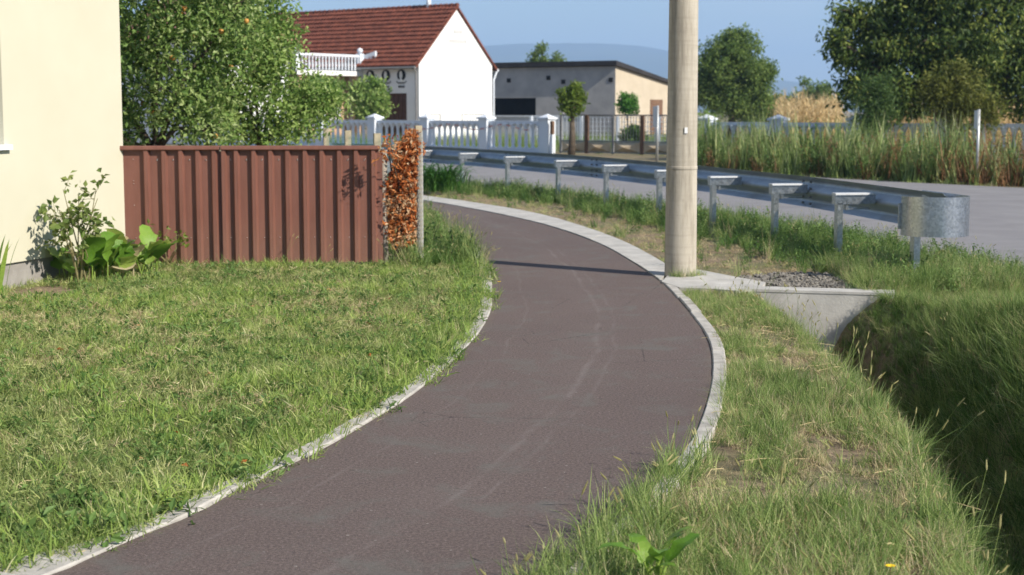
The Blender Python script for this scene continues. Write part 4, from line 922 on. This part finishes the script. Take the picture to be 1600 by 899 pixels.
# gate
t = thing('metal_gate', 'long rusty metal gate with bars above diamond-relief panels', 'gate', (*fp(3.8), 0))
GP = [.68, 1.95, 3.2, 4.55, 5.9, 7.0]
for q in GP: MB().box((*fp(q), .72), (.06 if q not in (1.95, 4.55) else .13, .10, 1.44), FD).build('post', M['rust'] if q in (1.95, 4.55) else M['gate'], t)
barm = MB(); barm.box((0, 0, .94), (.016, .016, .94)); bar_me = barm.mesh('bar')
for a, b in zip(GP[:-1], GP[1:]):
    L = b - a; c_ = fp((a + b) / 2)
    for z in (1.42, .46, .05): MB().box((*c_, z), (L - .1, .05, .05), FD).build('rail', M['gate'], t)
    n = int(L / .125)
    for i in range(1, n): link('bar', bar_me, M['gate'], t, loc=(*fp(a + i * L / n), 0), rz=FA)
    c0 = fp(a + .08, .02); c1 = fp(b - .08, .02); m_ = fp((a + b) / 2, .26)
    MB().add([(*c0, .08), (*c1, .08), (*c1, .43), (*c0, .43), (*m_, .255)], [(0, 1, 4), (1, 2, 4), (2, 3, 4), (3, 0, 4)]).build('panel', M['gate_panel'], t)
t = thing('marker_post', 'slim post with brown top and white foot beside the gate', 'post', (*fp(.42, .2), 0)); b = fp(.42, .2)
MB().box((*b, .30), (.10, .10, .8), FD).build('foot', M['white'], t); MB().box((*b, .95), (.12, .12, .5), FD).build('top', M['rust'], t)
# yard mesh fence with white posts
t = thing('yard_fence', 'pale wire grid fence with white posts behind the gate', 'fence', (3.3, 68, 0))
y0, y1 = np.array([.8, 70.0]), np.array([7.5, 66.0]); yd = (y1 - y0) / np.linalg.norm(y1 - y0); YL = np.linalg.norm(y1 - y0)
for px in (908, 965, 1030, 830):
    for q in [min(np.linspace(0, YL, 400), key=lambda q: abs(topix(np.array([*(y0 + yd * q), 1.0]))[0][0] - px))]: MB().box((*(y0 + yd * q), .65), (.11, .11, 1.4), yd).build('post', M['white'], t)
wm = MB()
for z in np.linspace(.12, 1.3, 7): wm.box((*((y0 + y1) / 2), z), (YL, .02, .02), yd)
for q in np.linspace(0, YL, 42): wm.box((*(y0 + yd * q), .7), (.02, .02, 1.2), yd)
wm.build('grid', M['white'], t)
t = thing('low_wall', 'low pale grey yard wall between white house and shed', 'wall', (1.0, 88, 0)); MB().box((1.2, 88, .62), (7, .25, 1.25), (.85, -.5)).build('body', M['grey_wall'], t)
MB().box((1.2, 88, 1.29), (7.1, .35, .08), (.85, -.5)).build('coping', M['white'], t)
x = rng.uniform(-14, 10, 2600); y = rng.uniform(54, 86, 2600); k = ((np.stack([x, y], 1) - F0) @ FN < -.6); x, y = x[k], y[k]
scatter('yard_grass', 'tall', pts3(x, y), rng.integers(0, 5, len(x)), .9 + .5 * rng.random(len(x)), 'green yard grass seen through the balustrade and gate', 'grass', .2)

# ------------------------------------------------------------------ white house
a_ = np.array([-.8, .6]); g_ = np.array([.6, .8]); A0 = np.array([-4.8, 80.0]); HW, HL, EV, RD = 6.17, 13.5, 4.1, 7.0
def wp2(u, d): return A0 + a_ * u + g_ * d
t = thing('white_house', 'white gabled house with dark red tile roof and balcony', 'house', (*wp2(3, 3), 0))
MB().add([(*wp2(0, 0), 0), (*wp2(0, HW), 0), (*wp2(0, HW), EV), (*wp2(0, HW / 2), RD - .05), (*wp2(0, 0), EV),
          (*wp2(.3, 0), 0), (*wp2(.3, HW), 0), (*wp2(.3, HW), EV), (*wp2(.3, HW / 2), RD - .05), (*wp2(.3, 0), EV)],
         [(0, 1, 2, 3, 4), (9, 8, 7, 6, 5), (0, 5, 6, 1), (1, 6, 7, 2), (2, 7, 8, 3), (3, 8, 9, 4), (4, 9, 5, 0)]).build('gable_wall', M['white_wall'], t)
fw = MB(); D0, D1, DZ = .85, 2.75, 2.5
for u0, u1, z0, z1 in ((.3, D0, 0, EV), (D0, D1, DZ, EV), (D1, HL, 0, EV)): fw.prism([wp2(u0, 0.001), wp2(u1, 0.001), wp2(u1, .3), wp2(u0, .3)], z0, z1)
fw.build('front_wall', M['white_wall'], t)
MB().prism([wp2(.3, HW - .3), wp2(HL, HW - .3), wp2(HL, HW), wp2(.3, HW)], 0, EV).build('back_wall', M['white_wall'], t)
dr = MB().prism([wp2(D0, .12), wp2(D1, .12), wp2(D1, .18), wp2(D0, .18)], 0, DZ).build('garage_door', M['brown_wood'], t)
for i in range(6):
    u0 = D0 + .05 + i * (D1 - D0 - .1) / 6; MB().prism([wp2(u0 + .02, .10), wp2(u0 + .28, .10), wp2(u0 + .28, .119), wp2(u0 + .02, .119)], .1, DZ - .08).build('board', M['brown_wood'], dr)
# round wall ornaments
for uc in (1.19, 2.26, 3.36):
    dk = MB(); wh = MB(); n = 20
    def disc(mbx, r0, rx, rz_, zc_, d, half=None):
        vs = [(*wp2(uc + rx * math.cos(2 * math.pi * i / n), d), zc_ + rz_ * math.sin(2 * math.pi * i / n)) for i in range(n)]; vs += [(*wp2(uc + rx * math.cos(2 * math.pi * i / n), d - .03), zc_ + rz_ * math.sin(2 * math.pi * i / n)) for i in range(n)]
        mbx.add(vs, [tuple(range(n)), tuple(range(2 * n - 1, n - 1, -1))] + [(i, (i + 1) % n, (i + 1) % n + n, i + n) for i in range(n)])
    disc(dk, 0, .29, .29, 3.44, -.005); od = dk.build('ornament', M['black'], t)
    disc(wh, 0, .10, .21, 3.45, -.04); wh.box((*wp2(uc, -.055), 3.18), (.18, .03, .12), a_); wh.build('inlay', M['white_wall'], od)
    lt = MB()
    for i in range(7): lt.box((*wp2(uc - .3 + i * .1, -.012), 3.03 + (.06 if i in (0, 6) else 0)), (.055, .02, .09), a_)
    for i in range(5): lt.box((*wp2(uc - .18 + i * .09, -.012), 2.84), (.05, .02, .12), a_)
    tag(lt.build('plaque_letters', M['black'], od), kind='stuff')
for rz_, n in ((5.75, 4), (5.25, 8)):
    vm = MB()
    for i in range(n): vm.box((*(A0 + g_ * (3.2 + (i - (n - 1) / 2) * .19) - a_ * .004), rz_), (.10, .02, .22), g_)
    tag(vm.build('vent_slots', M['shed'], t), kind='stuff')
# roof with rows of tiles
def slope(sgn):
    e = wp2(0, -.35 if sgn < 0 else HW + .35); k_ = (RD - EV) / (HW / 2); ze = EV - .35 * k_; return ze
ze = slope(-1); th = .12
rm = MB(); u0, u1 = -.12, HL + .3
rm.add([(*wp2(u0, -.35), ze), (*wp2(u1, -.35), ze), (*wp2(u1, HW / 2), RD), (*wp2(u0, HW / 2), RD), (*wp2(u1, HW + .35), ze), (*wp2(u0, HW + .35), ze),
        (*wp2(u0, -.35), ze + th), (*wp2(u1, -.35), ze + th), (*wp2(u1, HW / 2), RD + th), (*wp2(u0, HW / 2), RD + th), (*wp2(u1, HW + .35), ze + th), (*wp2(u0, HW + .35), ze + th)],
       [(0, 3, 2, 1), (3, 5, 4, 2), (6, 7, 8, 9), (9, 8, 10, 11), (0, 1, 7, 6), (5, 11, 10, 4), (0, 6, 9, 3), (3, 9, 11, 5), (1, 2, 8, 7), (2, 4, 10, 8)])
ro = rm.build('roof', M['tile'], t)
tm = MB(); SLn = math.hypot(HW / 2 + .35, RD - ze); nr = 14; nc = 56; cw = (u1 - u0) / nc; sdz = (RD - ze) / SLn; sdd = (HW / 2 + .35) / SLn
for i in range(nr):
    for j in range(nc):
        s0 = i * SLn / nr - .02; s1 = s0 + SLn / nr + .04; ua = u0 + j * cw; vs = []
        lift = rng.normal(0, .006)
        for s_, lf_ in ((s0, .085 + lift), (s1, .01 + lift)):
            for du, bulge in ((.0, 0), (.5, .05), (.97, 0)):
                d = -.35 + s_ * sdd - sdz * (lf_ + bulge); z = ze + th + s_ * sdz + sdd * (lf_ + bulge); vs.append((*wp2(ua + du * cw, d), z))
        p0_ = wp2(ua, -.35 + s0 * sdd); p1_ = wp2(ua + cw * .97, -.35 + s0 * sdd); zz = ze + th + s0 * sdz
        vs += [(*p0_, zz), (*p1_, zz)]
        tm.add(vs, [(0, 1, 4, 3), (1, 2, 5, 4), (6, 7, 2, 1, 0)])
tag(tm.build('roof_tiles', M['tile'], ro, fix=True), kind='stuff')
rg_ = MB()
for j in range(38):
    p = wp2(u0 + j * .37, HW / 2); q = wp2(u0 + j * .37 + .4, HW / 2); rg_.tube([(*p, RD + .14), (*q, RD + .11)], [.13, .11], 7)
rg_.build('ridge_tiles', M['tile'], ro)
c_ = wp2(1.9, HW / 2); MB().tube([(*c_, RD), (*c_, RD + .75)], [.13, .12], 10).build('flue', M['white'], t, True); MB().tube([(*c_, RD + .72), (*c_, RD + .95)], [.17, .16], 10).build('flue_cap', M['grey_metal'], t)
gt_ = MB(); gt_.tube([(*wp2(-.1, -.42), ze + .03), (*wp2(HL, -.42), ze + .0)], .07, 8); gt_.tube([(*wp2(.12, -.40), ze), (*wp2(.12, -.08), EV - .55), (*wp2(.12, -.08), .1)], .05, 7); gt_.build('gutter', M['gate'], t)
g2 = MB(); g2.tube([(*wp2(-.1, HW + .42), ze + .03), (*wp2(HL, HW + .42), ze)], .07, 8); g2.tube([(*wp2(-.03, HW + .42), ze), (*wp2(-.03, HW + .12), ze - .5), (*wp2(-.03, HW + .12), .1)], .05, 7); g2.build('gutter', M['white'], t)
# wing with terrace balustrade
w0, wl, wb = 4.0, 4.9, 4.6
def wg(u, d): return wp2(w0 + u, -d)
MB().prism([wg(-.1, 0), wg(-.1, wl), wg(wb, wl), wg(wb, 0)], 3.42, 3.66).build('terrace_slab', M['white_wall'], t)
MB().prism([wg(.9, 0), wg(.9, wl - .9), wg(wb, wl - .9), wg(wb, 0)], 0, 3.42).build('wing_wall', M['tan'], t)
for d in (.25, wl - .3): MB().prism([wg(0, d - .15), wg(.3, d - .15), wg(.3, d + .15), wg(0, d + .15)], 0, 3.42).build('column', M['tan'], t)
for d0, d1 in ((.7, 1.7), (2.1, 3.4)):
    wf = MB().prism([wg(.84, d0), wg(.84, d1), wg(.93, d1), wg(.93, d0)], .7, 2.3).build('window', M['brown_wood'], t)
    for e0_, e1_ in ((d0 + .08, (d0 + d1) / 2 - .05), ((d0 + d1) / 2 + .05, d1 - .08)): MB().prism([wg(.82, e0_), wg(.82, e1_), wg(.835, e1_), wg(.835, e0_)], .8, 2.2).build('pane', M['curtain'], wf)
tb_me = MB(); tb_me.lathe([(.05, 0), (.05, .04), (.035, .08), (.06, .25), (.035, .5), (.05, .62), (.06, .68)], (0, 0, 0), 8); tb_me = tb_me.mesh('baluster')
bo = MB().prism([wg(-.08, .1), wg(-.08, wl), wg(.1, wl), wg(.1, .1)], 4.40, 4.52).build('terrace_rail', M['white'], t)
for i in range(19): link('baluster', tb_me, M['white'], t, True, loc=(*wg(.01, .25 + i * .245), 3.70))
for i in range(16): link('baluster', tb_me, M['white'], t, True, loc=(*wg(.3 + i * .26, wl - .05), 3.70))
MB().prism([wg(.1, wl - .13), wg(wb, wl - .13), wg(wb, wl + .03), wg(.1, wl + .03)], 4.40, 4.52).build('terrace_rail', M['white'], t)
for d in (.1, wl):
    po = MB().prism([wg(-.14, d - .15), wg(.16, d - .15), wg(.16, d + .15), wg(-.14, d + .15)], 3.66, 4.6).build('terrace_pillar', M['white'], t)
    MB().lathe([(.02, -.15), (.13, -.08), (.16, .0), (.13, .1), (.02, .16)], (*wg(0, d), 4.74), 10).build('ball', M['white'], po, True)
p0_ = wg(-.1, 0); p1_ = wg(-.9, -.1); MB().add([(*p0_, 4.0), (*p1_, 4.35), (*p1_, 4.72), (*p0_, 4.5), (*(p0_ + g_ * .12), 4.0), (*(p1_ + g_ * .12), 4.35), (*(p1_ + g_ * .12), 4.72), (*(p0_ + g_ * .12), 4.5)], [(0, 1, 2, 3), (7, 6, 5, 4), (0, 4, 5, 1), (1, 5, 6, 2), (2, 6, 7, 3), (3, 7, 4, 0)]).build('stair_parapet', M['white'], t)
for px0, px1 in ((664, 688), (722, 756)):
    g0 = A(px0, 200, 78.3); g1 = A(px1, 200, 78.9); fr_ = MB(); t2 = thing('wire_rack', 'wire rack leaning by the white gable, ' + ('narrow and near the house corner' if px0 < 700 else 'wider and close to the middle'), 'rack', (g0[0], 78.3, 0))
    fr_.tube([(g0[0], 78.3, 0), (g0[0], 78.3, 1.42), (g1[0], 78.9, 1.42), (g1[0], 78.9, 0)], .03, 5); fr_.build('frame', M['gate'], t2)
    gr_ = MB()
    for q in np.linspace(.12, .88, 7): gr_.tube([(g0[0] + (g1[0] - g0[0]) * q, 78.3 + .6 * q, .1), (g0[0] + (g1[0] - g0[0]) * q, 78.3 + .6 * q, 1.4)], .012, 4)
    gr_.build('wires', M['wire_grey'], t2)
# pink-roofed house behind the orchard
Bc = np.array([-10.3, 75.6]); bp = lambda u, d: Bc + a_ * u - g_ * d
t = thing('neighbour_house', 'white house with pale red hip roof half hidden by the orchard', 'house', (*bp(4, 2), 0))
MB().prism([bp(.5, .4), bp(9, .4), bp(9, 4.4), bp(.5, 4.4)], 0, 5.0).build('wall', M['white_wall'], t)
e = 4.95; MB().add([(*bp(0, 0), e), (*bp(9.5, 0), e), (*bp(9.5, 4.8), e), (*bp(0, 4.8), e), (*bp(2.6, 2.4), e + 2.3), (*bp(7, 2.4), e + 2.3)], [(0, 1, 5, 4), (1, 2, 5), (2, 3, 4, 5), (3, 0, 4), (0, 3, 2, 1)]).build('roof', M['tile2'], t)
for u in (2, 5):
    wf = MB().prism([bp(u, 4.38), bp(u + 1.2, 4.38), bp(u + 1.2, 4.44), bp(u, 4.44)], 2.6, 4.0).build('window', M['brown_wood'], t); MB().prism([bp(u + .1, 4.43), bp(u + 1.1, 4.43), bp(u + 1.1, 4.45), bp(u + .1, 4.45)], 2.7, 3.9).build('pane', M['glass'], wf)

# ------------------------------------------------------------------ shed
Sc = np.array([6.67, 100.0]); sa = np.array([-.86, .51]); sg = np.array([.51, .86]); sp_ = lambda u, d: Sc + sa * u + sg * d
t = thing('concrete_shed', 'long grey rendered shed with dark flat roof and open bay', 'shed', (*sp_(5, 4), 0))
SF, SB, SLn, SD = 4.45, 3.25, 12, 9.6
fs = MB()
ux = lambda px: min(np.linspace(-1, 13, 900), key=lambda u: abs(topix(np.array([*sp_(u, 0), 1.5]))[0][0] - px))
o0, o1, v0, v1 = ux(837), ux(768), ux(907), ux(880)
for a, b, c_, d_ in ((0, v1 * 0 + min(v0, v1), 0, SF), (min(v0, v1), max(v0, v1), 0, 1.4), (min(v0, v1), max(v0, v1), 2.4, SF), (max(v0, v1), min(o0, o1), 0, SF), (min(o0, o1), max(o0, o1), 2.45, SF), (max(o0, o1), SLn, 0, SF)):
    fs.prism([sp_(a, 0), sp_(b, 0), sp_(b, .3), sp_(a, .3)], c_, d_)
fs.build('front_wall', M['shed'], t)
MB().add([(*sp_(-.004, .0), 0), (*sp_(-.004, SD), 0), (*sp_(-.004, SD), SB), (*sp_(-.004, 0), SF), (*sp_(.3, .3), 0), (*sp_(.3, SD), 0), (*sp_(.3, SD), SB), (*sp_(.3, .3), SF - .04)], [(0, 1, 2, 3), (7, 6, 5, 4), (0, 3, 7, 4), (1, 5, 6, 2), (2, 6, 7, 3), (0, 4, 5, 1)]).build('side_wall', M['shed_side'], t)
MB().prism([sp_(.3, SD - .3), sp_(SLn, SD - .3), sp_(SLn, SD), sp_(.3, SD)], 0, SB).build('back_wall', M['shed'], t)
MB().prism([sp_(.3, 3.2), sp_(SLn, 3.2), sp_(SLn, 3.4), sp_(.3, 3.4)], 0, 3.6).build('inner_wall', M['black'], t)  # near-black wall, the open bay's shade put into its colour
k_ = (SF - SB) / SD; r0 = SF + .3 * k_ + .02; r1 = SB - .3 * k_ + .02
MB().add([(*sp_(-.25, -.35), r0), (*sp_(SLn, -.35), r0), (*sp_(SLn, SD + .3), r1), (*sp_(-.25, SD + .3), r1), (*sp_(-.25, -.35), r0 + .3), (*sp_(SLn, -.35), r0 + .3), (*sp_(SLn, SD + .3), r1 + .2), (*sp_(-.25, SD + .3), r1 + .2)], [(0, 3, 2, 1), (4, 5, 6, 7), (0, 1, 5, 4), (1, 2, 6, 5), (2, 3, 7, 6), (3, 0, 4, 7)]).build('roof', M['dark_roof'], t)
MB().prism([sp_(min(v0, v1), .15), sp_(max(v0, v1), .15), sp_(max(v0, v1), .2), sp_(min(v0, v1), .2)], 1.4, 2.4).build('window', M['brown_wood'], t)
for px, py in ((857, 122), (880, 128), (795, 126), (954, 125)):
    u = ux(px); q = sp_(u, -.012); z = A(px, py, q[1])[2]; MB().box((*q, z), (.3, .03, .28), sa).build('vent_dark_patch', M['black'], t)  # solid black boxes painted as the dark of vent openings
ud = 5.2; MB().prism([sp_(-.05, ud), sp_(-.05, ud + 1.9), sp_(.02, ud + 1.9), sp_(.02, ud)], 0, 2.35).build('door', M['rust'], t)

# ------------------------------------------------------------------ yard plants and small trees
def at(px, Y): return (A(px, 200, Y)[0], Y, 0)
tree('small_tree', 'small yellow-green tree in front of the metal gate', 'tree', (*fp(1.95, .9), 0), [((0, 0, 1.95), (.5, .5, .62)), ((.15, 0, 2.3), (.3, .3, .4))], 110, 26, .15, M['lime_leaf'], .12, 1.3, clus_r=.16, seed=31)
tree('small_tree', 'bright green young tree beside the sunlit end of the shed', 'tree', at(980, 92), [((0, 0, 1.9), (.65, .6, .6)), ((-.15, 0, 2.35), (.35, .4, .35))], 110, 24, .16, M['bright_leaf'], .06, 1.0, clus_r=.2, seed=32)
tree('round_bush', 'dark green pointed bush in the yard behind the gate', 'bush', at(990, 63.5), [((0, 0, .55), (.5, .5, .4))], 80, 20, .2, M['willow_leaf'], .03, .3, clus_r=.15, seed=33)
tree('garden_tree', 'small loose tree before the garage door of the white house', 'tree', at(577, 72.5), [((0, 0, 2.0), (.9, .8, .95)), ((.35, 0, 2.6), (.55, .5, .5)), ((-.4, 0, 2.6), (.5, .5, .5)), ((.5, 0, 1.8), (.5, .5, .5))], 190, 24, .2, M['plum_leaf'], .08, 1.0, clus_r=.26, seed=34)
tree('garden_tree', 'leafy garden tree under the terrace of the white house', 'tree', at(500, 71.5), [((0, 0, 2.2), (1.0, .9, .95)), ((-.7, 0, 2.0), (.8, .8, .8)), ((.5, 0, 2.4), (.6, .6, .6))], 240, 24, .2, M['plum_leaf'], .09, 1.0, clus_r=.27, seed=35)
tree('far_tree', 'thin tree rising behind the shed roof', 'tree', at(852, 128), [((0, 0, 5.2), (.8, .8, 1.2)), ((-.9, 0, 5.7), (.5, .5, 1.2)), ((.9, 0, 5.6), (.75, .6, .75)), ((-.3, 0, 6.6), (.4, .4, .6))], 120, 20, .26, M['tree_leaf'], .14, 3.2, clus_r=.3, seed=36, shell=.3)
tree('round_tree', 'large rounded green tree beside the utility pole in the distance', 'tree', at(1143, 90), [((0, 0, 4.2), (2.1, 1.9, 1.9)), ((-1.4, 0, 3.2), (1.2, 1.2, 1.6)), ((1.5, 0, 3.6), (1.1, 1.1, 1.0)), ((.2, 0, 5.5), (1.2, 1.1, .9)), ((1.3, 0, 2.2), (1.6, 1.2, 1.1)), ((-.2, 0, 2.2), (1.8, 1.3, 1.2)), ((2.0, 0, 3.9), (.6, .6, .5))], 900, 34, .19, M['tree_leaf'], .25, 1.5, clus_r=.34, seed=37)
for i, (px, Y, h_, w_, lab) in enumerate(((1212, 150, 3.4, 2.4, 'low distant tree right beside the round tree'), (1238, 160, 3.2, 2.0, 'distant dark tree above the dry corn'), (1258, 150, 4.6, 1.6, 'slender distant tree next to the walnut crown'), (1282, 145, 4.4, 2.0, 'distant tree half hidden by the walnut crown'), (1180, 155, 3.0, 2.6, 'distant low tree behind the round tree'))):
    tree('far_tree', lab, 'tree', at(px, Y), [((0, 0, h_ * .6), (w_ * .6, w_ * .5, h_ * .42)), ((.5, 0, h_ * .45), (w_ * .6, w_ * .5, h_ * .4)), ((-.6, 0, h_ * .4), (w_ * .5, w_ * .5, h_ * .35))], 130, 20, .38, M['tree_leaf'], .1, h_ * .3, 'distant trees', clus_r=.4, seed=50 + i)
tree('bush', 'bright bush at the foot of the round tree beside the pole', 'bush', at(1103, 66), [((0, 0, .9), (.5, .5, .7))], 60, 22, .18, M['plum_leaf'], .04, .4, clus_r=.2, seed=39)
# walnut and its companions
tree('walnut_tree', 'big dark walnut tree with low hanging crown across the road', 'tree', at(1490, 47.5), [((0, 0, 4.2), (2.6, 2.2, 1.8)), ((-2.2, 0, 3.9), (1.5, 1.4, 1.15)), ((-2.5, -.2, 2.55), (1.0, 1.1, .9)), ((-1.4, -.6, 2.35), (1.2, 1.2, 1.0)), ((-3.3, -.2, 3.15), (.75, .7, .5)), ((.6, -.5, 2.5), (1.6, 1.4, 1.1)), ((2.2, 0, 3.2), (1.6, 1.6, 1.7)), ((-1.2, .2, 5.2), (1.8, 1.6, 1.0)), ((1.5, .2, 5.4), (1.9, 1.6, 1.0)), ((-.5, -.8, 3.2), (1.3, .9, .9)), ((-3.1, 0, 4.5), (.8, .7, .5)), ((2.3, -.3, 2.0), (1.0, 1.0, .8)), ((-3.75, -.2, 3.75), (.6, .6, .4)), ((-3.0, -.3, 2.2), (.7, .7, .55)), ((-2.0, -.5, 1.7), (.6, .6, .4))],
     1000, 36, .19, M['walnut_leaf'], .26, 1.6, clus_r=.32, seed=41, droop=.9, shell=.6, lw=.42)
tree('feathery_tree', 'small feathery green tree in front of the dark walnut crown', 'tree', at(1368, 43), [((0, 0, 1.7), (.62, .6, .75)), ((.1, 0, 2.2), (.42, .4, .5)), ((-.1, 0, 1.2), (.5, .5, .45))], 210, 34, .11, M['willow_leaf'], .04, .7, clus_r=.2, seed=42, lw=.28)
tree('olive_shrub', 'olive-brown shrubby tree among the reeds below the walnut', 'tree', at(1490, 43.5), [((-.3, 0, 2.0), (.7, .6, .75)), ((.35, 0, 1.75), (.7, .6, .65)), ((.1, 0, 2.5), (.55, .5, .5)), ((.95, 0, 1.6), (.5, .5, .6)), ((-.75, 0, 2.35), (.35, .4, .4))], 260, 30, .13, M['olive_leaf'], .05, .8, clus_r=.22, seed=43, lw=.3)
# reeds along the far side of the road
coll('reeds', [blade_tuft('g', 16, 1.15, .3, .028, .14, .28, M['reed'], 200 + i, 4, .9) for i in range(4)] + [blade_tuft('g', 10, .9, .4, .03, .16, .55, M['reed_dry'], 210 + i, 4, 1.0) for i in range(2)] + [leafy_weed('g', 9, .9, .11, M['weed'], 220, .25), leafy_weed('g', 9, .75, .10, M['reed_dry'], 221, .25)])
x = rng.uniform(4, 19, 5200); y = rng.uniform(28, 50, 5200); RFX = lambda y: np.interp(y, RFs[:, 1], RFs[:, 0])
e = x - RFX(y); k = (e > .45) & (e < 4.2) & ((np.stack([x, y], 1) - F0) @ FN > .5); pix, _ = topix(np.stack([x, y, 0 * x], 1)); k &= (pix[:, 0] > 1085) & (pix[:, 0] < 1750); x, y, e = x[k], y[k], e[k]; px_ = pix[k, 0]
u = rng.random(len(x)); rt = np.clip((px_ - 1430) / 150, 0, 1)
idx = np.where(u < .62 - .35 * rt, rng.integers(0, 4, len(x)), np.where(u < .78, 4 + rng.integers(0, 2, len(x)), np.where(u < .9, 6, 7)))
scl = (.75 + .5 * rng.random(len(x))) * np.clip(.5 + e * .32, .45, 1.0) * (1 - .12 * rt)
scatter('roadside_reeds', 'reeds', pts3(x, y), idx, scl, 'tall green and brown reeds along the far roadside', 'reeds', .1)
x = rng.uniform(3, 24, 5200); y = rng.uniform(20, 46, 5200); e = x - RFX(y); k = (e > -.03) & (e < .9); x, y, e = x[k], y[k], e[k]
scatter('far_verge_grass', 'lawn', pts3(x, y), np.where(rng.random(len(x)) < .25, 6, rng.integers(0, 6, len(x))), 1.7 + 1.2 * rng.random(len(x)), 'short green grass strip at the far edge of the road', 'grass', .2)
# dry corn
def corn(seed):
    r = np.random.default_rng(seed); mb = MB(); mb.tube([(0, 0, -.05), (.03, 0, 1.1), (.05, .02, 2.1)], [.018, .014, .006], 5, False, .6)
    for i in range(11):
        arch_leaf(mb, (.02, 0, .4 + i * .15), r.random() * 6.28, .55 + .25 * r.random(), .07, .9, float(r.random()), 2.2, .2, 5)
    for i in range(6): mb.add([(.05, .02, 2.05), (.065, .02, 2.05), (.05 + r.normal() * .1, .02 + r.normal() * .1, 2.4)], [(0, 1, 2)], .8)
    return tuft_obj('g', mb, M['corn'])
coll('corn', [corn(i) for i in range(4)])
x = rng.uniform(9, 34, 3200); y = rng.uniform(60, 84, 3200); pix, _ = topix(np.stack([x, y, 0 * x], 1)); k = (pix[:, 0] > 1213) & ((pix[:, 0] < 1310) | (pix[:, 0] > 1395)) & (pix[:, 0] < 1760) & (pix[:, 0] > 1213 + (y - 60) * .3); x, y = x[k], y[k]
scatter('corn_field', 'corn', pts3(x, y), rng.integers(0, 4, len(x)),   .72 + .22 * rng.random(len(x)), 'field of dry yellow corn behind the reeds and fence', 'corn', .08)
# ------------------------------------------------------------------ road signs seen edge-on
def sign(label, px, Y, ztop, plate_h, plate_w, yaw, post_r):
    b = A(px, 250, Y); t = thing('road_sign', label, 'sign', (b[0], Y, 0))
    MB().tube([(b[0], Y, -.1), (b[0], Y, ztop)], post_r, 10).build('post', M['grey_metal'], t, True)
    ax = np.array([math.cos(yaw), math.sin(yaw)]); nn = np.array([-ax[1], ax[0]]); c_ = np.array([b[0], Y]) + nn * (post_r + .02)
    MB().box((*c_, ztop - plate_h / 2 - .02), (plate_w, .012, plate_h), ax).build('plate', M['sign_back'], t)
    for z in (ztop - .12, ztop - plate_h + .08): MB().box((*(np.array([b[0], Y]) + nn * .012), z), (.12, .05, .03), ax).build('clamp', M['grey_metal'], t)
sign('grey road sign seen edge-on beside the metal gate', 1026.5, 47, EYE + .17, .63, .62, math.radians(98), .045)
sign('slim road sign seen edge-on in front of the walnut tree', 1527, 33.6, EYE + .04, .40, .55, math.radians(81), .033)

# ------------------------------------------------------------------ hills and haze
hpx = [(-900, 110), (-300, 95), (200, 85), (500, 76), (640, 80), (700, 78), (784, 71), (809, 68), (840, 70), (897, 69), (941, 65), (990, 70), (1041, 75), (1090, 88), (1140, 108), (1200, 129), (1240, 128), (1300, 131), (1400, 128), (1700, 120), (2400, 125)]
D = 6500.0; xs = np.linspace(-900, 2400, 260); el = np.interp(xs, [p[0] for p in hpx], [174 - p[1] for p in hpx]); el = np.convolve(np.pad(el, 4, 'edge'), np.ones(9) / 9, 'valid') + (fbm(xs, xs * 0, .03, 2) - .5) * 4
X = (xs - 800) / FPX * D; hz = el / FPX * D; v = []; rows = [(-2200, -.02), (-1300, .35), (-600, .72), (0, 1), (700, .8), (1800, -.02)]
for dy, fk in rows: v += [(x_, D + dy + 120 * math.sin(x_ * .003 + dy), h_ * fk * (1 + .10 * math.sin(x_ * .004 + dy)) if 0 < fk < 1 else h_ * fk) for x_, h_ in zip(X, hz)]
n = len(xs); o = MB().add(v, [(r_ * n + i, r_ * n + i + 1, (r_ + 1) * n + i + 1, (r_ + 1) * n + i) for r_ in range(len(rows) - 1) for i in range(n - 1)]).build('hills', M['hill'], None, True); o['kind'] = 'structure'
hm = bpy.data.materials.new('haze'); hm.use_nodes = True; hn = hm.node_tree; hn.nodes.remove(hn.nodes['Principled BSDF'])
pv = hn.nodes.new('ShaderNodeVolumePrincipled'); pv.inputs['Density'].default_value = .00025; pv.inputs['Color'].default_value = (.46, .67, 1.0, 1); pv.inputs['Anisotropy'].default_value = .1
hn.links.new(pv.outputs[0], hn.nodes['Material Output'].inputs['Volume'])
hb = MB().box((0, 0, 210), (21000, 21000, 426)); ho = hb.build('haze', hm); tag(ho, 'thin pale morning haze over the fields', 'haze', kind='stuff')
